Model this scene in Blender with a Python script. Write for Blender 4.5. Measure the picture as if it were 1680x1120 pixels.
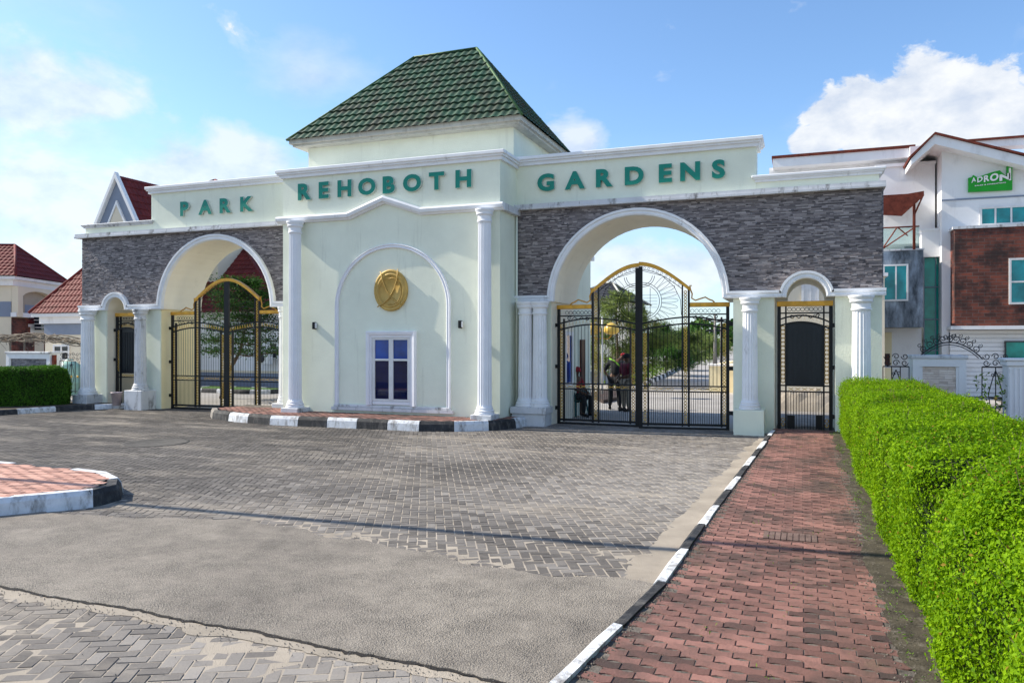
import bpy, bmesh, math, random
import numpy as np
from mathutils import Vector, Matrix
from mathutils.geometry import tessellate_polygon
R = math.radians
random.seed(4); np.random.seed(4)
scene = bpy.context.scene
col = scene.collection
for o in list(bpy.data.objects): bpy.data.objects.remove(o)

# ------------------------------------------------------------------ camera
FPX = 1260.0; TH = math.atan(FPX/3340); CT, ST = math.cos(TH), math.sin(TH); HC = 2.0
cam = bpy.data.objects.new('camera', bpy.data.cameras.new('camera')); col.objects.link(cam)
cam.location = (0, 0, HC); cam.rotation_euler = (R(90), 0, TH)
cam.data.sensor_width = 36; cam.data.lens = 36*FPX/1680; cam.data.clip_end = 3000; cam.data.clip_start = .05
scene.camera = cam
# ------------------------------------------------------------------ light
SUN_EL, SUN_AZ = R(38), R(5.2)          # the sun stands to the left, grazing the front of the gatehouse
SUNV = Vector((-math.cos(SUN_EL)*math.cos(SUN_AZ), -math.cos(SUN_EL)*math.sin(SUN_AZ), math.sin(SUN_EL)))
sl = bpy.data.lights.new('sun', 'SUN'); sl.energy = 4.3; sl.angle = R(.4); sl.color = (1, .915, .77)
sun = bpy.data.objects.new('sun', sl); col.objects.link(sun)
sun.rotation_euler = SUNV.to_track_quat('Z', 'Y').to_euler(); sun.location = (-30, -5, 30)
scene.view_settings.view_transform = 'Standard'; scene.view_settings.look = 'None'
scene.view_settings.exposure = 0.80; scene.view_settings.gamma = 1

def pdir(px, py):
    u = (px-840)/FPX; v = (560-py)/FPX
    return Vector((-ST+u*CT, CT+u*ST, v)).normalized()
w = bpy.data.worlds.new('World'); scene.world = w; w.use_nodes = True
nt = w.node_tree; nt.nodes.clear(); L = nt.links.new
def N(t, nt_=None, **k):
    n = (nt_ or nt).nodes.new(t)
    for a, b in k.items(): setattr(n, a, b)
    return n
def M(op, a, b=None, c=None, nt_=None, clamp=False):
    T = nt_ or nt
    n = T.nodes.new('ShaderNodeMath'); n.operation = op; n.use_clamp = clamp
    for i, v in enumerate((a, b, c)):
        if v is None: continue
        if isinstance(v, (int, float)): n.inputs[i].default_value = v
        else: T.links.new(v, n.inputs[i])
    return n.outputs[0]
out = N('ShaderNodeOutputWorld'); bg = N('ShaderNodeBackground'); bg.inputs[1].default_value = .135
sky = N('ShaderNodeTexSky', sky_type='NISHITA', sun_disc=False, sun_elevation=SUN_EL,
        sun_rotation=math.atan2(SUNV.x, SUNV.y), air_density=1.0, dust_density=.6, ozone_density=3.2, altitude=0)
tc = N('ShaderNodeTexCoord')
gen = tc.outputs['Generated']
def wnoise(scale, detail, rough, off=(0, 0, 0), dist=0.0):
    mp = N('ShaderNodeMapping'); mp.inputs['Location'].default_value = off; mp.inputs['Scale'].default_value = (1, 1, 1.7)
    L(gen, mp.inputs[0])
    n = N('ShaderNodeTexNoise'); n.inputs['Scale'].default_value = scale; n.inputs['Detail'].default_value = detail
    n.inputs['Roughness'].default_value = rough; n.inputs['Distortion'].default_value = dist
    L(mp.outputs[0], n.inputs['Vector']); return n.outputs[0]
def blob(px, py, rpx, soft=1.0, sx=1.0, sy=1.0):
    c = pdir(px, py)
    rt = Vector((CT, ST, 0)); up = Vector((0, 0, 1))
    vs = N('ShaderNodeVectorMath', operation='SUBTRACT'); L(gen, vs.inputs[0]); vs.inputs[1].default_value = c
    def dot(v):
        d = N('ShaderNodeVectorMath', operation='DOT_PRODUCT'); L(vs.outputs[0], d.inputs[0]); d.inputs[1].default_value = v
        return d.outputs['Value']
    fw = dot(Vector((-ST, CT, 0)))
    a = M('MULTIPLY', dot(rt), 1/sx); b = M('MULTIPLY', dot(up), 1/sy)
    r = M('SQRT', M('ADD', M('ADD', M('MULTIPLY', a, a), M('MULTIPLY', b, b)), M('MULTIPLY', fw, fw)))
    return M('SUBTRACT', 1.0, M('DIVIDE', r, rpx/FPX), clamp=True)
def vmax(l):
    o = l[0]
    for x in l[1:]: o = M('MAXIMUM', o, x)
    return o
fb = wnoise(9, 9, .58, (3.1, 1.2, .4), .25); fb2 = wnoise(3.2, 8, .62, (7, 2, 1), .2); fine = wnoise(22, 6, .6, (1, 5, 2))
cum = vmax([blob(1490, 245, 190, sx=1.0, sy=.5), blob(1390, 185, 105, sy=.9), blob(1505, 165, 105, sy=.9), blob(1600, 170, 100, sy=.9), blob(1700, 200, 110, sy=1), blob(1345, 235, 70, sy=.8)])
m1 = N('ShaderNodeMapRange'); L(M('ADD', M('MULTIPLY', cum, 1.5), M('MULTIPLY', M('SUBTRACT', fb, .5), 2.6)), m1.inputs[0])
m1.inputs[1].default_value = .50; m1.inputs[2].default_value = .64; m1.inputs[4].default_value = .97
left = vmax([blob(40, 150, 190, sy=.6), blob(120, 165, 120, sy=.5), blob(350, 275, 190, sx=1.3, sy=.45), blob(60, 350, 260, sy=.55), blob(250, 300, 130, sy=.5), blob(945, 245, 75, sy=.7), blob(1030, 430, 120, sy=.5), blob(1130, 440, 120, sy=.6)])
m3 = N('ShaderNodeMapRange'); L(M('ADD', M('MULTIPLY', left, 1.3), M('MULTIPLY', M('SUBTRACT', fb, .5), 2.6)), m3.inputs[0])
m3.inputs[1].default_value = .32; m3.inputs[2].default_value = .95; m3.inputs[4].default_value = .72
cir = vmax([M('MULTIPLY', blob(60, 190, 320, sx=1.0, sy=.5), .6), blob(60, 400, 380, sy=.4), M('MULTIPLY', blob(520, 130, 190, sy=.5), .8),
            M('MULTIPLY', blob(1050, 440, 330, sy=.55), .9), M('MULTIPLY', blob(1500, 240, 330, sy=.3), .5), M('MULTIPLY', blob(-300, 300, 500), .9), M('MULTIPLY', blob(2300, 200, 500), .9)])
m2 = N('ShaderNodeMapRange'); L(M('ADD', M('MULTIPLY', cir, 1.0), M('MULTIPLY', M('SUBTRACT', fb2, .5), 1.9)), m2.inputs[0])
m2.inputs[1].default_value = .30; m2.inputs[2].default_value = 1.0; m2.inputs[4].default_value = .6
# clouds also drift over the rest of the sky, behind the viewer
sx = N('ShaderNodeSeparateXYZ'); L(gen, sx.inputs[0])
back = M('MULTIPLY', M('MULTIPLY', sx.outputs[1], -1.0, clamp=True), M('MULTIPLY', M('SUBTRACT', fb2, .42), 4, clamp=True))
mask = vmax([m1.outputs[0], m2.outputs[0], m3.outputs[0], back])
hz = N('ShaderNodeMapRange'); L(sx.outputs[2], hz.inputs[0]); hz.inputs[1].default_value = .26; hz.inputs[2].default_value = -.02; hz.inputs[3].default_value = 0; hz.inputs[4].default_value = .50
cr = N('ShaderNodeValToRGB'); cr.color_ramp.elements[0].position = .36; cr.color_ramp.elements[0].color = (2.6, 3.0, 3.7, 1)
cr.color_ramp.elements[1].position = .58; cr.color_ramp.elements[1].color = (4.2, 4.3, 4.4, 1)
L(M('ADD', M('MULTIPLY', fine, .45), M('MULTIPLY', fb, .55)), cr.inputs[0])
mxh = N('ShaderNodeMixRGB'); tint = N('ShaderNodeMixRGB', blend_type='MULTIPLY'); tint.inputs[0].default_value = 1; L(sky.outputs[0], tint.inputs[1]); tint.inputs[2].default_value = (.82, .92, .99, 1)
L(hz.outputs[0], mxh.inputs[0]); L(tint.outputs[0], mxh.inputs[1]); mxh.inputs[2].default_value = (3.3, 4.1, 5.0, 1)
mx = N('ShaderNodeMixRGB'); L(mask, mx.inputs[0]); L(mxh.outputs[0], mx.inputs[1]); L(cr.outputs[0], mx.inputs[2])
L(mx.outputs[0], bg.inputs[0]); L(bg.outputs[0], out.inputs[0])

# ------------------------------------------------------------------ helpers
def WX(px, Y): u = (px-840)/FPX; return Y/(CT+u*ST)*(-ST+u*CT)
def WZ(px, py, Y): u = (px-840)/FPX; return HC+(560-py)/FPX*Y/(CT+u*ST)
def WG(px, py, z=0.):
    u = (px-840)/FPX; t = (z-HC)/((560-py)/FPX); return (t*(-ST+u*CT), t*(CT+u*ST))

def tag(o, label=None, cat=None, group=None, kind=None):
    if label: o['label'] = label
    if cat: o['category'] = cat
    if group: o['group'] = group
    if kind: o['kind'] = kind
    return o
def thing(name, label, cat, loc=(0, 0, 0), rz=0, group=None):
    o = bpy.data.objects.new(name, None); col.objects.link(o); o.location = loc; o.rotation_euler = (0, 0, rz)
    o.empty_display_size = .3
    return tag(o, label, cat, group)
def copy_tree(o, parent=None):
    c = o.copy(); col.objects.link(c); c.parent = parent
    for ch in list(o.children): copy_tree(ch, c)
    return c

class MB:
    def __init__(s): s.bm = bmesh.new()
    def box(s, x0, x1, y0, y1, z0, z1, bev=0, mi=0):
        r = bmesh.ops.create_cube(s.bm, size=1); vs = r['verts']
        for v in vs:
            v.co = Vector((x0 if v.co.x < 0 else x1, y0 if v.co.y < 0 else y1, z0 if v.co.z < 0 else z1))
        fs = list({f for v in vs for f in v.link_faces})
        for f in fs: f.material_index = mi
        if bev:
            es = list({e for v in vs for e in v.link_edges})
            bmesh.ops.bevel(s.bm, geom=es, offset=bev, segments=1, affect='EDGES')
        return s
    def tube(s, pts, r, n=6, closed=False, mi=0, r2=None):
        pts = [Vector(p) for p in pts]; m = len(pts); rings = []
        pn = None
        for i, p in enumerate(pts):
            if closed: d = (pts[(i+1) % m]-pts[i-1])
            else: d = pts[min(i+1, m-1)]-pts[max(i-1, 0)]
            if d.length < 1e-9: d = Vector((0, 0, 1))
            d.normalize()
            if pn is None:
                a = Vector((0, 0, 1)) if abs(d.z) < .9 else Vector((0, 1, 0))
                pn = d.cross(a).normalized()
            else:
                pn = (pn-d*pn.dot(d)); pn = pn.normalized() if pn.length > 1e-6 else d.orthogonal().normalized()
            b = d.cross(pn)
            rr = r if r2 is None else r+(r2-r)*i/max(1, m-1)
            rings.append([s.bm.verts.new(p+(pn*math.cos(2*math.pi*k/n)+b*math.sin(2*math.pi*k/n))*rr) for k in range(n)])
        rng = range(m) if closed else range(m-1)
        for i in rng:
            A = rings[i]; B = rings[(i+1) % m]
            for k in range(n):
                f = s.bm.faces.new((A[k], A[(k+1) % n], B[(k+1) % n], B[k])); f.material_index = mi; f.smooth = n > 5
        if not closed:
            s.bm.faces.new(rings[0][::-1]).material_index = mi; s.bm.faces.new(rings[-1]).material_index = mi
        return s
    def ring(s, c, r, t, axis='Y', n=12, m=4):
        c = Vector(c); P = []
        for i in range(n):
            a = 2*math.pi*i/n
            P.append(c+Vector((math.cos(a)*r, 0, math.sin(a)*r)) if axis == 'Y' else c+Vector((math.cos(a)*r, math.sin(a)*r, 0)))
        return s.tube(P, t, m, True)
    def lathe(s, c, prof, n=24, flutes=None, axis='Z'):
        """prof: (r, z, fl) ; fl=1 means the ring is fluted"""
        rings = []
        nn = n if not flutes else flutes*4
        for p in prof:
            r, z = p[0], p[1]; fl = p[2] if len(p) > 2 else 0
            ring = []
            for k in range(nn):
                a = 2*math.pi*k/nn; rr = r
                if flutes and fl:
                    rr = r*(1-.10*(.0, .75, 1., .75)[k % 4])
                q = (math.cos(a)*rr, math.sin(a)*rr, z)
                if axis == 'Y': q = (q[0], -q[2], q[1])
                ring.append(s.bm.verts.new(Vector(c)+Vector(q)))
            rings.append(ring)
        for A, B in zip(rings, rings[1:]):
            for k in range(nn):
                f = s.bm.faces.new((A[k], A[(k+1) % nn], B[(k+1) % nn], B[k])); f.smooth = not flutes
        s.bm.faces.new(rings[0][::-1]); s.bm.faces.new(rings[-1])
        return s
    def prism(s, poly, y0, y1, mi=0, side_mi=None):
        """poly in XZ extruded in Y"""
        n = len(poly); A = [s.bm.verts.new((p[0], y0, p[1])) for p in poly]; B = [s.bm.verts.new((p[0], y1, p[1])) for p in poly]
        for t in tessellate_polygon([[Vector((p[0], p[1], 0)) for p in poly]]):
            for V in (A, B):
                try: s.bm.faces.new([V[i] for i in t]).material_index = mi
                except ValueError: pass
        for i in range(n):
            f = s.bm.faces.new((A[i], A[(i+1) % n], B[(i+1) % n], B[i])); f.material_index = mi if side_mi is None else side_mi
        return s
    def slab(s, poly, z0, z1, mi=0, side_mi=None):
        """poly in XY extruded in Z"""
        n = len(poly); A = [s.bm.verts.new((p[0], p[1], z0)) for p in poly]; B = [s.bm.verts.new((p[0], p[1], z1)) for p in poly]
        for t in tessellate_polygon([[Vector((p[0], p[1], 0)) for p in poly]]):
            for V in (A, B):
                try: s.bm.faces.new([V[i] for i in t]).material_index = mi
                except ValueError: pass
        for i in range(n):
            f = s.bm.faces.new((A[i], A[(i+1) % n], B[(i+1) % n], B[i])); f.material_index = mi if side_mi is None else side_mi
        return s
    def sweep(s, path, prof, Y, cap=True):
        """path (x,z) in a facade plane, prof [(out, proud)]; proud is towards -Y"""
        P = [Vector((p[0], p[1])) for p in path]; rings = []
        for i, p in enumerate(P):
            d1 = (P[i]-P[i-1]).normalized() if i > 0 else None
            d2 = (P[i+1]-P[i]).normalized() if i < len(P)-1 else None
            d1 = d1 or d2; d2 = d2 or d1
            n1 = Vector((-d1.y, d1.x)); n2 = Vector((-d2.y, d2.x)); m = (n1+n2)
            m = m/max(.3, m.dot(n1)) if m.length > 1e-6 else n1
            rings.append([s.bm.verts.new((p.x+m.x*a, Y-b, p.y+m.y*a)) for a, b in prof])
        k = len(prof)
        for A, B in zip(rings, rings[1:]):
            for j in range(k):
                s.bm.faces.new((A[j], A[(j+1) % k], B[(j+1) % k], B[j]))
        if cap: s.bm.faces.new(rings[0]); s.bm.faces.new(rings[-1][::-1])
        return s
    def build(s, name, mats, parent=None, smooth=False, recalc=True, loc=None):
        if recalc: bmesh.ops.recalc_face_normals(s.bm, faces=s.bm.faces)
        me = bpy.data.meshes.new(name); s.bm.to_mesh(me); s.bm.free()
        for m in (mats if isinstance(mats, (list, tuple)) else [mats]): me.materials.append(m)
        if smooth:
            for p in me.polygons: p.use_smooth = True
        o = bpy.data.objects.new(name, me); col.objects.link(o); o.parent = parent
        if loc: o.location = loc
        return o
def raw(name, verts, faces_n, mats, parent=None, colors=None, loops=None, mi=None, smooth=False):
    """fast mesh of equal-size faces: verts (N,3), faces (F,k)"""
    me = bpy.data.meshes.new(name); verts = np.asarray(verts, np.float32); F = np.asarray(faces_n, np.int32)
    me.vertices.add(len(verts)); me.vertices.foreach_set('co', verts.ravel())
    k = F.shape[1]; me.loops.add(F.size); me.loops.foreach_set('vertex_index', F.ravel())
    me.polygons.add(len(F)); me.polygons.foreach_set('loop_start', np.arange(0, F.size, k, dtype=np.int32))
    me.polygons.foreach_set('loop_total', np.full(len(F), k, np.int32))
    if mi is not None: me.polygons.foreach_set('material_index', np.asarray(mi, np.int32))
    for m in (mats if isinstance(mats, (list, tuple)) else [mats]): me.materials.append(m)
    me.update(calc_edges=True)
    if colors is not None:
        a = me.color_attributes.new('tone', 'FLOAT_COLOR', 'POINT'); a.data.foreach_set('color', np.asarray(colors, np.float32).ravel())
    me.polygons.foreach_set('use_smooth', np.full(len(F), bool(smooth)))
    o = bpy.data.objects.new(name, me); col.objects.link(o); o.parent = parent
    return o

# ------------------------------------------------------------------ materials
def mat(name, base, rough=.7, var=.12, vs=3., bump=.1, bs=60., metal=0., spec=.3, dirt=None, ds=2.5, dthr=(.52, .75), coat=0, stretch=(1, 1, 1), trans=0, dstr=(1.6, 1.6, .55)):
    m = bpy.data.materials.new(name); m.use_nodes = True; T = m.node_tree; b = T.nodes['Principled BSDF']
    b.inputs['Roughness'].default_value = rough; b.inputs['Metallic'].default_value = metal; b.inputs['Specular IOR Level'].default_value = spec
    tcn = T.nodes.new('ShaderNodeTexCoord'); mp = T.nodes.new('ShaderNodeMapping'); T.links.new(tcn.outputs['Object'], mp.inputs[0])
    mp.inputs['Scale'].default_value = stretch
    n = T.nodes.new('ShaderNodeTexNoise'); n.inputs['Scale'].default_value = vs; n.inputs['Detail'].default_value = 6; n.inputs['Roughness'].default_value = .6
    T.links.new(mp.outputs[0], n.inputs['Vector'])
    r = T.nodes.new('ShaderNodeValToRGB'); r.color_ramp.elements[0].position = .3; r.color_ramp.elements[1].position = .7
    r.color_ramp.elements[0].color = tuple(c*(1-var) for c in base)+(1,); r.color_ramp.elements[1].color = tuple(min(.95, c*(1+var)) for c in base)+(1,)
    T.links.new(n.outputs[0], r.inputs[0]); cout = r.outputs[0]
    if dirt:
        n2 = T.nodes.new('ShaderNodeTexNoise'); n2.inputs['Scale'].default_value = ds; n2.inputs['Detail'].default_value = 8; n2.inputs['Roughness'].default_value = .68
        mp2 = T.nodes.new('ShaderNodeMapping'); mp2.inputs['Scale'].default_value = dstr; mp2.inputs['Location'].default_value = (3, 5, 1)
        T.links.new(tcn.outputs['Object'], mp2.inputs[0]); T.links.new(mp2.outputs[0], n2.inputs['Vector'])
        mr = T.nodes.new('ShaderNodeMapRange'); mr.inputs[1].default_value, mr.inputs[2].default_value = dthr; mr.inputs[4].default_value = .85
        T.links.new(n2.outputs[0], mr.inputs[0])
        mx = T.nodes.new('ShaderNodeMixRGB'); T.links.new(mr.outputs[0], mx.inputs[0]); T.links.new(cout, mx.inputs[1]); mx.inputs[2].default_value = dirt+(1,)
        cout = mx.outputs[0]
    T.links.new(cout, b.inputs['Base Color'])
    if bump:
        n3 = T.nodes.new('ShaderNodeTexNoise'); n3.inputs['Scale'].default_value = bs; n3.inputs['Detail'].default_value = 5
        T.links.new(mp.outputs[0], n3.inputs['Vector'])
        bp = T.nodes.new('ShaderNodeBump'); bp.inputs['Strength'].default_value = bump; bp.inputs['Distance'].default_value = .01
        T.links.new(n3.outputs[0], bp.inputs['Height']); T.links.new(bp.outputs[0], b.inputs['Normal'])
    if coat: b.inputs['Coat Weight'].default_value = coat
    return m
def glass(name, c, rough=.04, spec=.45):
    return mat(name, c, rough, .45, 1.6, .02, 3., 0, spec)  # broad mottle in the glass colour stands in for reflections
mint = mat('mint_stucco', (.785, .82, .685), .85, .06, 1.2, .45, 38, dirt=(.47, .49, .40), ds=2.2, dthr=(.58, .92), dstr=(2.2, 2.2, .22))
cream = mat('cream_stucco', (.88, .82, .68), .85, .05, 1.2, .2, 90, dirt=(.55, .5, .40), ds=2, dthr=(.58, .9))  # cream lifted to carry the bounce light the passages lack
trim = mat('white_trim', (.80, .81, .83), .6, .06, 3, .15, 70, dirt=(.28, .27, .27), ds=3.2, dthr=(.60, .82))
trim_worn = mat('worn_white_cap', (.62, .63, .65), .7, .10, 3, .25, 60, dirt=(.10, .09, .08), ds=3.4, dthr=(.53, .68))
moulding_white = mat('moulding_white', (.80, .81, .85), .55, .04, 3, .08, 70)
gold = mat('gold_paint', (.62, .32, .035), .38, .25, 6, .2, 60, .35, .5, dirt=(.16, .09, .03), ds=9, dthr=(.58, .8))
gold_disc = mat('gold_disc', (.52, .34, .09), .5, .2, 4, .25, 30, .15, .4, dirt=(.25, .15, .05), ds=7, dthr=(.6, .85))
gold_thin = mat('gold_ornament', (.62, .38, .08), .4, .3, 12, 0, 60, .3)
iron = mat('black_iron', (.006, .007, .009), .45, .3, 6, .15, 80, 0, .3)
dark_iron = mat('dark_wrought_iron', (.03, .03, .035), .5, .3, 6, .1, 80, .2)
panel_black = mat('black_sheet_metal', (.008, .012, .018), .38, .35, 1.5, .25, 6, .3, .5, stretch=(1, 1, .4))
letter_m = mat('teal_letter', (.005, .23, .17), .45, .08, 4, .05)
letter_side = mat('letter_edge', (.52, .55, .52), .6, .1, 5, .1)
red_tile = mat('red_roof_tile', (.155, .022, .020), .75, .25, 2, .2, 50, dirt=(.07, .02, .02), ds=4, dthr=(.5, .85))
red_tile_b = mat('brick_red_roof_tile', (.23, .055, .035), .6, .25, 2, .2, 50, dirt=(.08, .03, .02), ds=4, dthr=(.5, .85))
ridge_green = mat('green_ridge', (.06, .13, .045), .6, .2, 3, .1)
roof_trim = mat('roof_fascia', (.50, .50, .45), .6, .1, 3, .1, dirt=(.25, .24, .2), ds=3)
blueglass = glass('blue_glass', (.002, .05, .28)); darkglass = glass('dark_glass', (.012, .02, .03)); teal_glass = glass('turquoise_glass', (.005, .24, .26)); green_glass = glass('green_glass', (.008, .26, .21), .03)
housewhite = mat('house_white', (.80, .80, .81), .8, .05, 1, .15, 60, dirt=(.45, .44, .44), ds=1.2, dthr=(.55, .9))
housecream = mat('house_cream', (.72, .64, .50), .8, .05, 1, .15, 60)
housegrey = mat('house_grey', (.22, .26, .34), .8, .08, 1, .15, 60)
stained = mat('stained_concrete', (.26, .31, .37), .85, .4, 2, .3, 30, dirt=(.025, .032, .04), ds=1.6, dthr=(.38, .60), stretch=(1, 1, .3))
rust = mat('rusty_metal', (.16, .035, .02), .7, .4, 6, .3, 40, .2)
brownm = mat('dark_brown', (.08, .03, .02), .6, .3, 4, .1)
wood = mat('dry_vine', (.22, .18, .14), .9, .35, 12, .3, 80)
bark = mat('bark', (.12, .085, .06), .9, .35, 12, .5, 50)
soil = mat('soil', (.075, .06, .045), .95, .5, 9, .8, 40, dirt=(.16, .14, .11), ds=12, dthr=(.5, .7))
plastic_teal = mat('green_plastic', (.03, .14, .15), .4, .1, 3, 0)
plastic_white = mat('white_plastic', (.7, .7, .7), .4, .1, 3, 0)
skin = mat('skin', (.10, .05, .03), .55, .15, 6, .1); redcloth = mat('red_cloth', (.30, .015, .03), .85, .25, 8, .3, 30); blackcloth = mat('black_cloth', (.012, .014, .018), .85, .3, 8, .3, 30)
maroon = mat('maroon_cloth', (.10, .012, .03), .85, .3, 8, .3, 30); khaki = mat('khaki_cloth', (.25, .22, .18), .85, .3, 8, .3, 30); hivis = mat('lime_band', (.25, .55, .06), .7, .1, 8, 0)
rubber = mat('black_shoe', (.01, .01, .01), .5, .2, 8, .1)
kerb_w = mat('kerb_white', (.66, .68, .71), .75, .15, 5, .8, 40, dirt=(.20, .185, .17), ds=5, dthr=(.48, .66))
kerb_b = mat('kerb_black', (.032, .033, .036), .75, .5, 5, .8, 40, dirt=(.15, .14, .13), ds=5, dthr=(.50, .74))
concrete_kerb = mat('kerb_bare', (.24, .22, .20), .9, .25, 5, .5, 40)
yellowwall = mat('pale_yellow_wall', (.80, .70, .46), .85, .05, 1, .1)
sign_green = mat('sign_green', (.01, .33, .02), .4, .1, 3, 0); sign_white = mat('sign_white', (.85, .85, .85), .5, .03, 3, 0); sign_grey = mat('sign_shadow_green', (.005, .16, .012), .5, .1, 3, 0)

def tilemat():
    m = mat('green_roof_tile', (.022, .082, .045), .6, .3, 1.6, .3, 60, dirt=(.048, .046, .034), ds=1.6, dthr=(.36, .64)); return m
green_tile = tilemat()

def stone_mat(name, c1, c2, c3, rh=.034, bw=.19):
    m = bpy.data.materials.new(name); m.use_nodes = True; T = m.node_tree; b = T.nodes['Principled BSDF']; b.inputs['Roughness'].default_value = .62
    t = T.nodes.new('ShaderNodeTexCoord'); sp = T.nodes.new('ShaderNodeSeparateXYZ'); T.links.new(t.outputs['Object'], sp.inputs[0])
    cb = T.nodes.new('ShaderNodeCombineXYZ'); T.links.new(M('ADD', sp.outputs[0], sp.outputs[1], nt_=T), cb.inputs[0]); T.links.new(sp.outputs[2], cb.inputs[1])
    def brick(rh, bw, off, col2, sc):
        n = T.nodes.new('ShaderNodeTexBrick'); n.inputs['Scale'].default_value = 1; n.inputs['Brick Width'].default_value = bw; n.inputs['Row Height'].default_value = rh
        n.inputs['Mortar Size'].default_value = .0035; n.inputs['Mortar Smooth'].default_value = .2; n.offset = off; n.inputs['Bias'].default_value = 0
        n.inputs[1].default_value = (0, 0, 0, 1); n.inputs[2].default_value = (1, 1, 1, 1); n.inputs[3].default_value = (0, 0, 0, 1); n.squash = .6; n.squash_frequency = 3
        T.links.new(cb.outputs[0], n.inputs[0]); return n
    b1 = brick(rh, bw, .37, None, 1); b2 = brick(rh*2, bw*1.7, .6, None, 1)
    ns = T.nodes.new('ShaderNodeTexNoise'); ns.inputs['Scale'].default_value = 30; ns.inputs['Detail'].default_value = 5
    mp = T.nodes.new('ShaderNodeMapping'); mp.inputs['Scale'].default_value = (.3, 1.6, 1); T.links.new(cb.outputs[0], mp.inputs[0]); T.links.new(mp.outputs[0], ns.inputs[0])
    big = T.nodes.new('ShaderNodeTexNoise'); big.inputs['Scale'].default_value = 1.1; big.inputs['Detail'].default_value = 3; T.links.new(cb.outputs[0], big.inputs[0])
    h = M('ADD', M('MULTIPLY', b1.outputs[0], .42, nt_=T), M('ADD', M('MULTIPLY', b2.outputs[0], .28, nt_=T), M('MULTIPLY', ns.outputs[0], .55, nt_=T), nt_=T), nt_=T)
    h2 = M('ADD', h, M('MULTIPLY', big.outputs[0], .25, nt_=T), nt_=T)
    r = T.nodes.new('ShaderNodeValToRGB'); e = r.color_ramp.elements; e[0].position = .28; e[0].color = c1+(1,); e[1].position = .98; e[1].color = c3+(1,)
    e.new(.6).color = c2+(1,); T.links.new(h2, r.inputs[0]); T.links.new(r.outputs[0], b.inputs['Base Color'])
    bp = T.nodes.new('ShaderNodeBump'); bp.inputs['Strength'].default_value = 1; bp.inputs['Distance'].default_value = .022
    T.links.new(h, bp.inputs['Height']); T.links.new(bp.outputs[0], b.inputs['Normal'])
    return m
slate = stone_mat('slate_cladding', (.030, .031, .042), (.125, .125, .15), (.30, .29, .31))
slate_sunlit = stone_mat('sunlit_stone_cladding', (.34, .27, .23), (.70, .58, .50), (.86, .76, .68), .05, .26)  # pinkish sunlight is put into these stone colours

def brickmat(name, a, b_, mort, bw=.24, rh=.08):
    m = bpy.data.materials.new(name); m.use_nodes = True; T = m.node_tree; b = T.nodes['Principled BSDF']; b.inputs['Roughness'].default_value = .85
    t = T.nodes.new('ShaderNodeTexCoord'); sp = T.nodes.new('ShaderNodeSeparateXYZ'); T.links.new(t.outputs['Object'], sp.inputs[0])
    cb = T.nodes.new('ShaderNodeCombineXYZ'); T.links.new(M('ADD', sp.outputs[0], sp.outputs[1], nt_=T), cb.inputs[0]); T.links.new(sp.outputs[2], cb.inputs[1])
    n = T.nodes.new('ShaderNodeTexBrick'); n.inputs['Scale'].default_value = 1; n.inputs['Brick Width'].default_value = bw; n.inputs['Row Height'].default_value = rh; n.inputs['Mortar Size'].default_value = .008
    n.inputs[1].default_value = a+(1,); n.inputs[2].default_value = b_+(1,); n.inputs[3].default_value = mort+(1,); T.links.new(cb.outputs[0], n.inputs[0])
    ns = T.nodes.new('ShaderNodeTexNoise'); ns.inputs['Scale'].default_value = 1.3; ns.inputs['Detail'].default_value = 8; ns.inputs['Roughness'].default_value = .7; T.links.new(cb.outputs[0], ns.inputs[0])
    mr = T.nodes.new('ShaderNodeMapRange'); mr.inputs[1].default_value = .44; mr.inputs[2].default_value = .60; mr.inputs[4].default_value = .85; T.links.new(ns.outputs[0], mr.inputs[0])
    mx = T.nodes.new('ShaderNodeMixRGB'); T.links.new(mr.outputs[0], mx.inputs[0]); T.links.new(n.outputs[0], mx.inputs[1]); mx.inputs[2].default_value = (.02, .014, .014, 1)
    T.links.new(mx.outputs[0], b.inputs['Base Color'])
    bp = T.nodes.new('ShaderNodeBump'); bp.inputs['Distance'].default_value = .01; T.links.new(n.outputs[1], bp.inputs['Height']); bp.invert = True; T.links.new(bp.outputs[0], b.inputs['Normal'])
    return m
redbrick = brickmat('dark_red_brick', (.23, .060, .036), (.09, .03, .022), (.14, .10, .09), .36, .12)

def leafmat(name, c1, c2, trans=.35, ns=None, dead=None):
    m = bpy.data.materials.new(name); m.use_nodes = True; T = m.node_tree; b = T.nodes['Principled BSDF']; o = T.nodes['Material Output']
    a = T.nodes.new('ShaderNodeAttribute'); a.attribute_name = 'tone'
    sp = T.nodes.new('ShaderNodeSeparateColor'); T.links.new(a.outputs['Color'], sp.inputs[0])
    r = T.nodes.new('ShaderNodeValToRGB'); r.color_ramp.elements[0].color = c1+(1,); r.color_ramp.elements[1].color = c2+(1,)
    if dead: r.color_ramp.elements[0].color = dead+(1,); e_ = r.color_ramp.elements.new(.012); e_.color = c1+(1,)
    T.links.new(sp.outputs[0], r.inputs[0]); T.links.new(r.outputs[0], b.inputs['Base Color']); b.inputs['Roughness'].default_value = .6; b.inputs['Specular IOR Level'].default_value = .12
    tr = T.nodes.new('ShaderNodeBsdfTranslucent'); T.links.new(r.outputs[0], tr.inputs[0]); mx = T.nodes.new('ShaderNodeMixShader'); mx.inputs[0].default_value = trans
    T.links.new(b.outputs[0], mx.inputs[1]); T.links.new(tr.outputs[0], mx.inputs[2]); T.links.new(mx.outputs[0], o.inputs[0])
    return m
hedge_leaf = leafmat('hedge_leaf', (.045, .15, .003), (.29, .48, .006), .42, dead=(.30, .20, .03))
hedge_core = mat('hedge_core', (.018, .035, .008), .9, .4, 20, .6, 30)
dark_leaf = leafmat('dark_tree_leaf', (.015, .05, .010), (.06, .15, .025), .3)
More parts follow.
